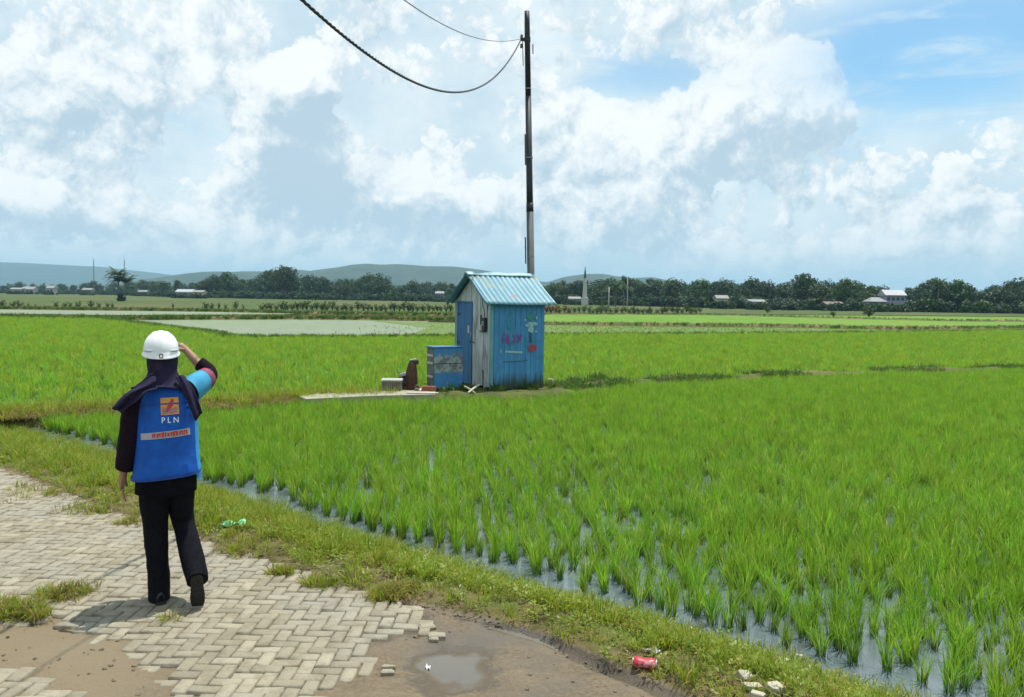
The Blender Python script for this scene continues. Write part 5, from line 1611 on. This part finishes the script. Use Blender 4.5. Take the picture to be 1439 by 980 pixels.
# ------------------------------------------------------------------ far trees
ZG = -.47
M_bark = mat('bark', (.055, .045, .035), (.10, .085, .065), 6, .9, .4, stretch=(1, 1, .3))
M_palmbark = mat('palm_bark', (.10, .095, .08), (.16, .15, .13), 5, .9, .4, stretch=(1, 1, 2))
def crown_mat(name, c1, c2, tr=.25): return leaf_mat(name, c1, c2, tr, rough=.6)
CR = [crown_mat('crown_dark', (.024, .058, .026), (.050, .098, .040)), crown_mat('crown_mid', (.036, .080, .024), (.068, .125, .036)), crown_mat('crown_blue', (.022, .058, .034), (.046, .094, .048))]
M_frond = crown_mat('frond', (.035, .065, .015), (.075, .115, .028), .3)
M_banana = crown_mat('banana_leaf', (.06, .12, .02), (.11, .18, .03), .4)
def make_tree(seed, hgt, wid, base, shape):
    rs_ = random.Random(seed)
    tr_ = MB()
    top = Vector((rs_.uniform(-.3, .3), rs_.uniform(-.3, .3), hgt * .62))
    pp, rr = catmull([(0, 0, -.3), (rs_.uniform(-.15, .15), 0, hgt * .2), tuple(top * .6), tuple(top)], [.26, .20, .14, .05], 3)
    tr_.tube(pp, rr, 7)
    lobes = []
    nl = rs_.randint(8, 13)
    for k in range(nl):
        a_ = rs_.uniform(0, 6.28); f_ = rs_.random()
        z = hgt * (base + (1 - base) * (.12 + .76 * f_))
        prof_ = {'round': math.sin(math.pi * (.15 + .75 * f_)), 'broad': .6 + .4 * math.sin(math.pi * f_), 'tall': 1 - .55 * f_}[shape]
        rad = wid * .5 * prof_ * rs_.uniform(.25, .72)
        c_ = Vector((math.cos(a_) * rad, math.sin(a_) * rad, z)); lobes.append((c_, wid * rs_.uniform(.15, .27)))
        if k < 6:
            s0 = Vector((0, 0, hgt * rs_.uniform(.22, .45)))
            tr_.tube([s0, s0.lerp(c_, .55) + Vector((0, 0, .2)), c_], [.09, .06, .025], 5)
    lobes.append((Vector((top.x, top.y, hgt * .90)), wid * .20))
    lf = MB()
    for c_, r_ in lobes:
        for _ in range(int(46 * (r_ / 1.3) ** 1.3) + 16):
            d = Vector((rs_.gauss(0, 1), rs_.gauss(0, 1), rs_.gauss(0, 1))).normalized() * r_ * rs_.uniform(.35, 1.12) ** .7
            d.z *= .8
            p = c_ + d
            s_ = rs_.uniform(.18, .46)
            n_ = (d.normalized() + Vector((rs_.gauss(0, .6), rs_.gauss(0, .6), rs_.gauss(0, .6) + .3))).normalized()
            a1_ = n_.cross(Vector((rs_.gauss(0, 1), rs_.gauss(0, 1), rs_.gauss(0, 1)))).normalized(); a2_ = n_.cross(a1_)
            lf.add([p - a1_ * s_, p + a2_ * s_ * .6, p + a1_ * s_ * 1.1, p - a2_ * s_ * .55 - n_ * .08], [(0, 1, 2, 3)])
    return tr_, lf
TREES = []
for k, (h_, w_, b_, sh_) in enumerate(((9, 7.5, .26, 'round'), (10, 7, .30, 'tall'), (8, 8.5, .24, 'broad'), (9, 6, .28, 'round'), (11, 6, .34, 'tall'), (7.5, 7.5, .22, 'broad'), (9, 9, .26, 'round'))):
    a_, b2 = make_tree(100 + k, h_, w_, b_, sh_)
    TREES.append((h_, a_.mesh('trunk', M_bark, True), [b2.mesh('crown', CR[c_]) for c_ in ((k % 3), ((k + 1) % 3))]))
def put_tree(px, D_, hgt, kind, label, group, wid=1.0, var=0):
    p = PD(px, 400, D_)
    o = empty('tree', (p.x, p.y, ZG), label, 'tree', group, random.uniform(0, 6.28))
    h0, tm, cm = TREES[kind]
    s_ = hgt / h0; o.scale = (s_ * wid, s_ * wid, s_)
    link('trunk', tm, o); link('crown', cm[var % 2], o)
    return o
def frond_mb(L, seed, droop=.6, w_=.10):
    rs_ = random.Random(seed); mb = MB(); seg = 9
    pts_ = [Vector((L * u_ * (1 - .12 * u_), 0, L * (.42 * u_ - droop * 1.05 * u_ ** 2))) for u_ in [k / seg for k in range(seg + 1)]]
    mb.tube(pts_, [.035 * (1 - .8 * k / seg) for k in range(seg + 1)], 4)
    for k in range(1, seg * 3 + 1):
        u_ = k / (seg * 3); i_ = min(int(u_ * seg), seg - 1); f_ = u_ * seg - i_
        p = pts_[i_].lerp(pts_[i_ + 1], f_)
        ll = L * .24 * (1 - .65 * abs(u_ - .4)) * rs_.uniform(.8, 1.15)
        for sd in (-1, 1):
            d = Vector((.45, sd, -.45 + rs_.gauss(0, .15))).normalized()
            mb.add([p, p + d * ll * .5 + Vector((w_ * .5, 0, 0)), p + d * ll, p + d * ll * .5 - Vector((w_ * .5, 0, 0))], [(0, 1, 2, 3)])
    return mb
def palm_crown(n_, L, seed, top):
    rs_ = random.Random(seed); out = MB()
    for k in range(n_):
        f_ = frond_mb(L * rs_.uniform(.8, 1.1), seed * 31 + k, rs_.uniform(.25, 1.0))
        f_.xf(Matrix.Translation(top) @ Matrix.Rotation(2 * math.pi * k / n_ + rs_.uniform(-.2, .2), 4, 'Z') @ Matrix.Rotation(-rs_.uniform(-.15, .75), 4, 'Y'))
        out.add(f_.v, f_.f)
    return out
def put_palm(name, px, D_, hgt, stems, L, label, cat, group=None, seed=1, mleaf=None, pybase=None, nfr=15):
    p = PD(px, 400, D_)
    o = empty(name, (p.x, p.y, ZG), label, cat, group)
    rs_ = random.Random(seed)
    cr_ = MB()
    for k in range(stems):
        bx, by = (rs_.uniform(-.8, .8), rs_.uniform(-.6, .6)) if stems > 1 else (0, 0)
        hh = hgt * (rs_.uniform(.62, .86) if k else .9) - L * .22
        top = Vector((bx * 1.5 + rs_.uniform(-.3, .3), by, hh))
        pp, rr = catmull([(bx, by, -.2), (bx * 1.1 + .1, by, hh * .4), tuple(top)], [.17, .13, .10], 6)
        MB().tube(pp, rr, 8).build('trunk', M_palmbark, o, True)
        c_ = palm_crown(nfr, L, seed * 7 + k, top); cr_.add(c_.v, c_.f)
    cr_.build('crown', mleaf or M_frond, o)
    return o
TOPK = 1.45
TOPX = [-80, 0, 30, 70, 100, 130, 165, 195, 220, 240, 270, 296, 320, 345, 365, 380, 402, 420, 440, 470, 500, 530, 545, 560, 580, 620, 640, 700, 780, 800, 830, 860, 880, 900, 920, 960, 980, 1010, 1040, 1060, 1090, 1115, 1132, 1150, 1170, 1185, 1200, 1220, 1240, 1270, 1290, 1315, 1330, 1350, 1370, 1400, 1420, 1439, 1520]
TOPY = [398, 398, 397, 397, 400, 396, 399, 394, 396, 394, 395, 391, 387, 394, 392, 384, 383, 393, 390, 395, 391, 389, 392, 399, 396, 395, 397, 397, 397, 393, 396, 391, 390, 396, 391, 397, 395, 393, 397, 395, 398, 397, 390, 395, 398, 394, 395, 400, 402, 403, 399, 393, 398, 396, 402, 400, 396, 393, 393]
DX, DD = [-80, 0, 150, 240, 400, 600, 800, 1080, 1439, 1520], [560, 560, 520, 380, 345, 340, 285, 220, 203, 200]
TOPY = [395.5 + (q - 395.5) * TOPK for q in TOPY]
def Dof(x): return float(np.interp(x, DX, DD))
def basepy(x, D_): return hor(x) + FPX * (CAMZ - ZG) / D_
ZONES = [(-100, 240, 'small hazy dark tree of the far left wood below the pale hills', 'trees of the far left wood'),
         (240, 440, 'dark tree of the wood between the lone palm and the long hill', 'trees of the wood left of the long hill'),
         (440, 660, 'dark tree of the wood under the long hill, left of the hut', 'trees of the wood under the long hill'),
         (660, 960, 'dark tree of the wood behind the hut roof and the pale tower', 'trees of the wood near the pale tower'),
         (960, 1215, 'dark green tree of the right wood before the lilac house', 'trees of the right wood left of the lilac house'),
         (1215, 1600, 'dark green tree of the wood from the lilac house to the right edge', 'trees of the right-hand wood')]
def zone(x):
    for z_ in ZONES:
        if z_[0] <= x < z_[1]: return z_[2], z_[3]
STAND = {320: (1, 'tallest dark tree in the wood right of the lone palm'), 402: (0, 'broad dark tree highest in the wood left of the long hill'), 532: (6, 'big round tree standing out before the long hill'),
         1132: (0, 'tall round-topped tree rising highest over the right wood'), 1187: (3, 'tall dark tree right of the round-topped tallest one'), 1315: (4, 'tall pointed tree rising just right of the lilac house'), 1349: (0, 'second tall tree rising right of the lilac house'), 1432: (6, 'large broad tree at the right end of the wood')}
for x, (kd, lb) in STAND.items():
    D_ = Dof(x) * 1.0; ty = float(np.interp(x, TOPX, TOPY)) - 2.0
    put_tree(x, D_, (basepy(x, D_) - ty) / FPX * D_, kd, lb, None, 1.0, x)
x = -20.0
while x < 1470:
    for row, (dk, lo, pr) in enumerate(((1.0, 5.5, 1.0), (1.22, 2.0, .85))):
        if 662 < x < 752: continue
        if random.random() > pr: continue
        back = row == 0 and (abs(x - 822) < 9 or abs(x - 1248) < 34 or abs(x - 1068) < 15 or abs(x - 258) < 14 or abs(x - 60) < 45 or abs(x - 612) < 10)
        xx = x + random.uniform(-4, 4); D_ = Dof(xx) * (dk + .09 * back) * random.uniform(.99, 1.06)
        ty = float(np.interp(xx, TOPX, TOPY)) + lo * random.uniform(-.3, 1.9)
        lb, gp = zone(xx)
        put_tree(xx, D_, max(3, (basepy(xx, D_) - ty) / FPX * D_), random.randrange(7), lb, gp, random.uniform(.85, 1.25) if xx > 240 else 1.2, random.randrange(2))
    x += random.uniform(10, 14) if x > 240 else random.uniform(8, 12)
# dense undergrowth along the wood
bush_p = []
for k in range(4):
    a_, b2 = make_tree(300 + k, 2.6, 3.2, .0, 'broad'); bush_p.append(proto('bush', b2, CR[k % 3]))
ug = []
for _ in range(2700):
    x = random.uniform(-220, 1660)
    D_ = Dof(x) * random.choice((random.uniform(.955, .985), random.uniform(.99, 1.22), random.uniform(.99, 1.22)))
    p = PD(x, 400, D_); ug.append((p.x, p.y, ZG - .2))
scatter('undergrowth', np.array(ug), bush_p, np.where(np.arange(len(ug)) % 3 == 0, .5, 1.0) * rng.uniform(.5, 1.25, len(ug)), tilt=.05)
fw = []; fs_ = []
fwp = [proto('wood_tree', make_tree(360 + k, 9, 8.0, .10, 'round')[1], CR[k % 3]) for k in range(4)]
for _ in range(900):
    x = random.uniform(-260, 1700); D_ = Dof(x) * random.uniform(1.25, 1.6)
    p = PD(x, 400, D_); fw.append((p.x, p.y, ZG)); fs_.append(max(2.5, (basepy(x, D_) - float(np.interp(x, TOPX, TOPY)) - random.uniform(4, 13)) / FPX * D_) / 9)
scatter('far_wood', np.array(fw), fwp, np.array(fs_), tilt=.02)

# palms, banana plants, poles
o = put_palm('palm_tree', 171, 196, 7.6, 3, 3.1, 'bushy lone palm clump standing in the open fields on the left', 'palm tree', None, 4, None, None, 24)
bsh = make_tree(333, 2.4, 3.0, .0, 'broad')[1]; bsh.xf(Matrix.Translation((0, -.6, 0)) @ Matrix.Scale(.75, 4)); bsh.build('undergrowth', CR[0], o)
put_palm('palm_tree', 846, 232, 6.0, 1, 2.3, 'palm left of the pale thin post right of the tower', 'palm tree', 'palms right of the pale tower', 11, M_frond)
put_palm('palm_tree', 866, 228, 6.6, 2, 2.4, 'tallest palm, middle one of the three right of the pale tower', 'palm tree', 'palms right of the pale tower', 12, M_frond)
put_palm('palm_tree', 877, 236, 6.2, 1, 2.2, 'rightmost of the three palms right of the pale tower', 'palm tree', 'palms right of the pale tower', 13, M_frond)
put_palm('palm_tree', 1318, 205, 8.2, 1, 2.4, 'palm whose crown sticks out above the right-hand wood', 'palm tree', None, 15, M_frond)
def post(px, D_, top_py, r_, m_, label, cat, name, parts=None):
    p = PD(px, 400, D_); tz = PD(px, top_py, D_).z
    o_ = MB().tube([(0, 0, -.2), (0, 0, (tz - ZG) * .5), (0, 0, tz - ZG)], [r_, r_ * .85, r_ * .6], 8).build(name, m_, None, True, Vector((p.x, p.y, ZG)))
    return tag(o_, label, cat)
POSTW = mat('post_pale', (.42, .42, .38), (.52, .52, .47), 5, .8)
post(856, 222, 404, .16, POSTW, 'pale thin post standing between the palms', 'post', 'pale_post')
post(882, 250, 391, .13, POSTW, 'thin pale pole rising above the trees right of the palms', 'pole', 'pale_post')
post(1347, 199, 415, .10, CLOTH_B, 'dark thin post at the field edge right of the lilac house', 'post', 'field_post')
MASTM = mat('mast_steel', (.10, .10, .11), (.16, .16, .17), 5, .6)
for px, D_, ty, lb in ((132, 540, 362, 'thin radio mast over the far left trees, left of the lone palm'), (175, 540, 362, 'thin radio mast rising directly behind the lone palm')):
    p = PD(px, 400, D_); H_ = PD(px, ty, D_).z - ZG
    ms = empty('radio_mast', (p.x, p.y, ZG), lb, 'mast', 'radio masts beyond the left wood')
    q = MB()
    for k in range(3):
        a_ = 2.094 * k; q.tube([(.38 * math.cos(a_), .38 * math.sin(a_), 0), (.20 * math.cos(a_), .20 * math.sin(a_), H_ * .93)], .075, 5)
    for k in range(18):
        z = H_ * .93 * k / 18; r_ = .38 - .18 * k / 18; a_ = 2.094 * (k % 3)
        q.tube([(r_ * math.cos(a_), r_ * math.sin(a_), z), (r_ * math.cos(a_ + 2.094), r_ * math.sin(a_ + 2.094), z + H_ / 19)], .04, 4)
    q.build('lattice', MASTM, ms)
    MB().tube([(0, 0, H_ * .9), (0, 0, H_)], .07, 6).build('antenna', MASTM, ms)
# pale tower with dark spire
p = PD(822, 400, 262); tz = PD(822, 375, 262).z - ZG
tw = empty('tower', (p.x, p.y, ZG), 'pale slender tower with a dark pointed spire among the trees', 'tower')
TWM = mat('tower_pale', (.40, .40, .36), (.50, .50, .45), 3, .8, c3=(.28, .28, .24), s3=2)
MB().box((0, 0, tz * .10), (2.1, 2.1, tz * .20), None, .05).build('base', TWM, tw)
q = MB(); q.lathe([(.72, tz * .20), (.60, tz * .42), (.50, tz * .60), (0, tz * .60)], 8); q.build('shaft', TWM, tw)
q = MB(); q.lathe([(.50, tz * .60), (.62, tz * .605), (.62, tz * .63), (.42, tz * .635), (.40, tz * .70), (0, tz * .70)], 8); q.build('balcony', TWM, tw)
q = MB(); q.lathe([(.40, tz * .70), (.34, tz * .80), (.12, tz * .95), (.03, tz * 1.02), (0, tz * 1.02)], 8); q.build('spire', mat('spire_dark', (.05, .06, .08), (.08, .09, .11), 6, .6), tw)
# houses at the edge of the wood
WIN = mat('dark_window', (.03, .035, .045), None, 5, .3)
ROOFS = [mat('roof_white', (.19, .20, .20), (.25, .26, .26), 4, .8), mat('roof_grey', (.26, .28, .30), (.36, .38, .40), 4, .6), mat('roof_brown', (.14, .10, .08), (.20, .14, .11), 4, .8), mat('roof_pale', (.17, .18, .17), (.23, .24, .23), 4, .8)]
WALLS = [mat('wall_white', (.32, .33, .33), (.40, .41, .40), 3, .8), mat('wall_lilac', (.21, .23, .31), (.27, .29, .38), 3, .85), mat('wall_cream', (.42, .40, .32), (.50, .47, .39), 3, .85), mat('wall_grey', (.14, .15, .17), (.20, .21, .23), 3, .85)]
HOUSES = []
def house(px0, px1, D_, top_py, wall_py, wi, ri, lb, base=None, hip=False, nwin=3, storeys=1, grp='houses along the far wood'):
    a_ = PD(px0, 410, D_); b_ = PD(px1, 410, D_)
    HOUSES.append((px0, px1, D_))
    W_ = (b_ - a_).length; hw = PD((px0 + px1) / 2, wall_py, D_).z - ZG; ht = PD((px0 + px1) / 2, top_py, D_).z - ZG
    h_ = empty('house', ((a_.x + b_.x) / 2, (a_.y + b_.y) / 2, ZG), lb, 'house', grp)
    dp = max(4, W_ * .7)
    MB().box((0, dp / 2, hw / 2), (W_ * .94, dp, hw)).build('wall', WALLS[wi], h_)
    ov = .35
    e = W_ / 2 + ov * .6
    rdg = e * .45 if hip else e
    vs = [(-e, -ov, hw), (e, -ov, hw), (e, dp + ov, hw), (-e, dp + ov, hw), (-rdg, dp / 2, ht), (rdg, dp / 2, ht), (-e, -ov, hw - .15), (e, -ov, hw - .15), (e, dp + ov, hw - .15), (-e, dp + ov, hw - .15)]
    MB().add([Vector(v_) for v_ in vs], [(0, 1, 5, 4), (2, 3, 4, 5), (1, 2, 5), (3, 0, 4), (6, 7, 1, 0), (7, 8, 2, 1), (8, 9, 3, 2), (9, 6, 0, 3), (9, 8, 7, 6)]).build('roof', ROOFS[ri], h_)
    for s_ in range(storeys):
        zc = hw * (s_ + .55) / storeys
        for k in range(nwin):
            xk = -W_ * .47 + W_ * .94 * (k + .5) / nwin
            if s_ == 0 and k == nwin // 2: MB().box((xk, -.02, hw / storeys * .40), (min(.9, W_ / nwin * .5), .08, hw / storeys * .78)).build('door', WIN, h_)
            else: MB().box((xk, -.02, zc), (min(1.1, W_ / nwin * .55), .08, hw / storeys * .36)).build('window', WIN, h_)
    return h_
house(14, 30, 440, 404.5, 406.5, 0, 0, 'low white house furthest left below the pale hills')
house(30, 47, 450, 403, 406.5, 0, 0, 'white house with a small peaked roof at the far left')
house(65, 75, 430, 401.5, 405, 0, 0, 'narrow white house right of the low white houses at far left', nwin=2)
house(115, 128, 440, 405, 407.5, 3, 3, 'small grey house left of the lone palm')
house(194, 206, 430, 408, 410, 0, 0, 'small white-roofed house right of the lone palm')
house(247, 270, 325, 406.5, 410.5, 0, 1, 'whitish house at the foot of the wood right of the person', nwin=4)
house(272, 285, 320, 408, 410.5, 2, 0, 'low pale-roofed house right of the whitish one', nwin=2)
house(612, 623, 315, 409.5, 412.5, 3, 0, 'white-roofed house in the wood just left of the hut roof')
house(800, 816, 268, 417, 420, 0, 3, 'low pale house at the left foot of the tower')
house(880, 902, 262, 418.5, 421.5, 3, 3, 'low grey-roofed house right of the palms', nwin=4)
house(1008, 1024, 215, 415, 419.5, 2, 3, 'pale peaked house half hidden in the right wood')
house(1055, 1076, 206, 421, 424, 1, 0, 'white-roofed house with dark porch at the edge of the right wood', nwin=4)
house(1076, 1085, 205, 428.5, 431, 1, 1, 'low grey shed right of the white-roofed house', nwin=2)
house(1108, 1117, 204, 427, 429.5, 0, 0, 'tiny white-roofed hut under the tallest tree of the right wood', nwin=1)
house(1162, 1186, 205, 424, 428, 3, 2, 'long dark shed below the right wood', nwin=4)
house(1224, 1246, 196, 418, 424, 3, 0, 'open house with pale hipped roof beside the lilac house', hip=True, nwin=3)
house(1245, 1273, 198, 407.5, 415, 1, 1, 'two-storey lilac house at the edge of the right wood', nwin=4, storeys=2)
house(1396, 1416, 203, 424, 428.5, 3, 1, 'dull grey house in shade near the right end of the wood', nwin=3)

hb_ = []
for px0, px1, D_ in HOUSES:
    for _ in range(int((px1 - px0) * .8) + 4):
        p = PD(random.uniform(px0 - 5, px1 + 5), 410, D_ - random.uniform(2.0, 5.5)); hb_.append((p.x, p.y, ZG - .3))
scatter('undergrowth', np.array(hb_), bush_p, rng.uniform(.45, .85, len(hb_)), tilt=.05)

# ------------------------------------------------------------------ rows of young shrubs in the middle distance
M_shr = crown_mat('shrub_leaf', (.030, .055, .012), (.065, .105, .020), .3)
M_red = crown_mat('reddish_leaf', (.10, .055, .022), (.16, .085, .03), .3)
def shrub_mb(seed, h_, w_):
    rs_ = random.Random(seed); lf = MB(); st_ = MB()
    for k in range(5):
        a_ = rs_.uniform(0, 6.28); tip = Vector((math.cos(a_) * w_ * .3, math.sin(a_) * w_ * .3, h_ * rs_.uniform(.6, .95)))
        st_.tube([(0, 0, -.05), tuple(tip * .5 + Vector((0, 0, .05))), tuple(tip)], [.035, .025, .012], 5)
        for _ in range(34):
            p = tip * rs_.uniform(.35, 1.05) + Vector((rs_.gauss(0, w_ * .16), rs_.gauss(0, w_ * .16), rs_.gauss(0, h_ * .10)))
            p.z = max(p.z, .08)
            n_ = Vector((rs_.gauss(0, 1), rs_.gauss(0, 1), rs_.gauss(0, 1))).normalized(); a1_ = n_.orthogonal().normalized(); a2_ = n_.cross(a1_); s_ = rs_.uniform(.07, .17)
            lf.add([p - a1_ * s_, p + a2_ * s_ * .5, p + a1_ * s_, p - a2_ * s_ * .5], [(0, 1, 2, 3)])
    return st_, lf
SHR = [[(lambda q: (q[0].mesh('stem', M_bark, True), q[1].mesh('leaves', mm)))(shrub_mb(400 + k, 1.5, 1.25)) for k in range(4)] for mm in (M_shr, M_red)]
def shrub(px, base_py, h_, red, lb, gp, wid=1.0):
    p = P(px, base_py, ZG)
    o_ = empty('shrub', p, lb, 'shrub', gp, random.uniform(0, 6.28))
    st_, lf = random.choice(SHR[red]); s_ = h_ / 1.5; o_.scale = (s_ * wid, s_ * wid, s_)
    link('stem', st_, o_); link('leaves', lf, o_)
for px, wd, tp_ in ((3, 1.2, 13), (18, 1, 11), (28, 1.1, 12), (40, .5, 8), (50, .5, 7), (80, .9, 11), (91, 1, 10), (98, .8, 10), (110, .9, 12), (129, 1, 13), (139, .8, 10), (151, .8, 10), (158, .7, 10), (243, .4, 11), (289, 1.1, 12), (297, .9, 11), (307, .5, 12), (317, .6, 9), (332, .8, 14), (342, .5, 9)):
    by = 433.5 + (px / 360) * 3.5; D_ = FPX * (CAMZ - ZG) / (by - hor(px))
    shrub(px, by, tp_ / FPX * D_, 0, 'dark young shrub in the open row left of the hut, above the long water strip', 'young shrubs in the open row on the left', wd)
px = 368.0
while px < 636:
    by = 437.0 + random.uniform(-1.5, .6) + (px - 368) / 270 * 2.5; D_ = FPX * (CAMZ - ZG) / (by - hor(px))
    shrub(px, by, random.uniform(9, 15) / FPX * D_, 0, 'dark green shrub of the dense row just left of the hut', 'shrubs of the dense row left of the hut', random.uniform(.8, 1.2)); px += random.uniform(5.5, 8.5)
px = 768.0
while px < 985:
    red = 1 if px < 800 or (855 < px < 878 and random.random() < .5) else 0
    by = 441.5 + random.uniform(-2, 1.0); D_ = FPX * (CAMZ - ZG) / (by - hor(px))
    shrub(px, by, random.uniform(8, 13) / FPX * D_, red, ('reddish-brown shrub in the row right of the hut' if red else 'green shrub of the hedge row right of the hut'), ('reddish shrubs right of the hut' if red else 'hedge shrubs right of the hut'), random.uniform(.9, 1.4)); px += random.uniform(5.0, 8.0)
for px, by, h_, lb in ((1172, 446, 1.0, 'lone dark bush in the green field before the dark shed'), (1221, 446, 1.9, 'upright dark bush in the field left of the hipped house'), (1078, 440, 1.3, 'dark bush in front of the white-roofed house')):
    shrub(px, by, h_, 0, lb, None, 1.5)

# ------------------------------------------------------------------ hills
def hills(name, sil, D_, depth, c1, c2, seed):
    """a range whose skyline follows the photo, modelled as a rounded ridge"""
    xs_ = np.linspace(sil[0][0], sil[-1][0], 150); sx_ = [q[0] for q in sil]; sy_ = [q[1] for q in sil]
    nv = 22; vs = []
    for j in range(nv + 1):
        u_ = j / nv
        for x in xs_:
            top = PD(float(x), float(np.interp(x, sx_, sy_)), D_)
            h_ = max(top.z, 0) + 2
            k_ = math.sin(math.pi * min(u_, .999)) ** .8
            yy = D_ + (u_ - .5) * depth
            xx = top.x + (u_ - .5) * depth * .06
            n_ = float(fbm(xx, yy, 1 / 260., 4, seed)) - .5
            vs.append((xx, yy, -2 + h_ * k_ * (1 + .35 * n_ * (1 - k_ ** 6))))
    n_ = len(xs_)
    fs = [(j * n_ + i, j * n_ + i + 1, (j + 1) * n_ + i + 1, (j + 1) * n_ + i) for j in range(nv) for i in range(n_ - 1)]
    mm = field_mat(name, c1, c2, tuple((a_ + b_) / 2 for a_, b_ in zip(c1, c2)), .012, .002, (1, 1, 1))
    return tag(link(name, np_mesh(name, vs, fs, mm, True)), kind='structure')
hills('hills', [(190, 400), (225, 396), (250, 391), (285, 385), (300, 382.5), (320, 382), (335, 384), (355, 382), (390, 382), (405, 380), (425, 379.5), (440, 382), (460, 379), (485, 376), (505, 372), (520, 371), (540, 372.5), (560, 371.5), (585, 373), (600, 374.5), (640, 375), (680, 380), (720, 388), (760, 396), (770, 397), (788, 391), (800, 388.5), (822, 385.5), (845, 385), (862, 388), (885, 391), (915, 390), (930, 393), (950, 397), (980, 405)], 2600, 900, (.020, .042, .026), (.045, .065, .036), 3)
hills('hills', [(-400, 372), (-200, 367), (0, 368.5), (40, 370), (95, 373), (140, 375), (200, 382), (240, 387), (280, 393), (330, 398), (420, 405)], 4800, 1500, (.020, .040, .028), (.04, .06, .04), 9)

# ------------------------------------------------------------------ air: pale haze round everything
hb = MB().box((0, 1500, 248.5), (19000, 20000, 501)).build('haze', None)
hb.location = (0, 0, 0)
zmin = -6.0
hb.data.vertices.foreach_set('co', np.array([(-9200 if x < 0 else 9200, -3200 if y < 1500 else 8200, zmin if z < 200 else 185) for x, y, z in hb.data.attributes['position'].data and [tuple(v_.co) for v_ in hb.data.vertices]], dtype=np.float32).ravel())
hb.data.update()
hm_ = bpy.data.materials.new('haze'); hm_.use_nodes = True
ht = NT(hm_.node_tree)
for nd in list(hm_.node_tree.nodes):
    if nd.type == 'BSDF_PRINCIPLED': hm_.node_tree.nodes.remove(nd)
pv = ht.n('ShaderNodeVolumePrincipled', i={'Color': (.46, .78, 1.0, 1), 'Density': HAZE, 'Anisotropy': 0.0})
ho = [n for n in hm_.node_tree.nodes if n.type == 'OUTPUT_MATERIAL'][0]
ht.put(ho.inputs['Volume'], pv.outputs[0])
hb.data.materials.append(hm_)
tag(hb, kind='stuff')
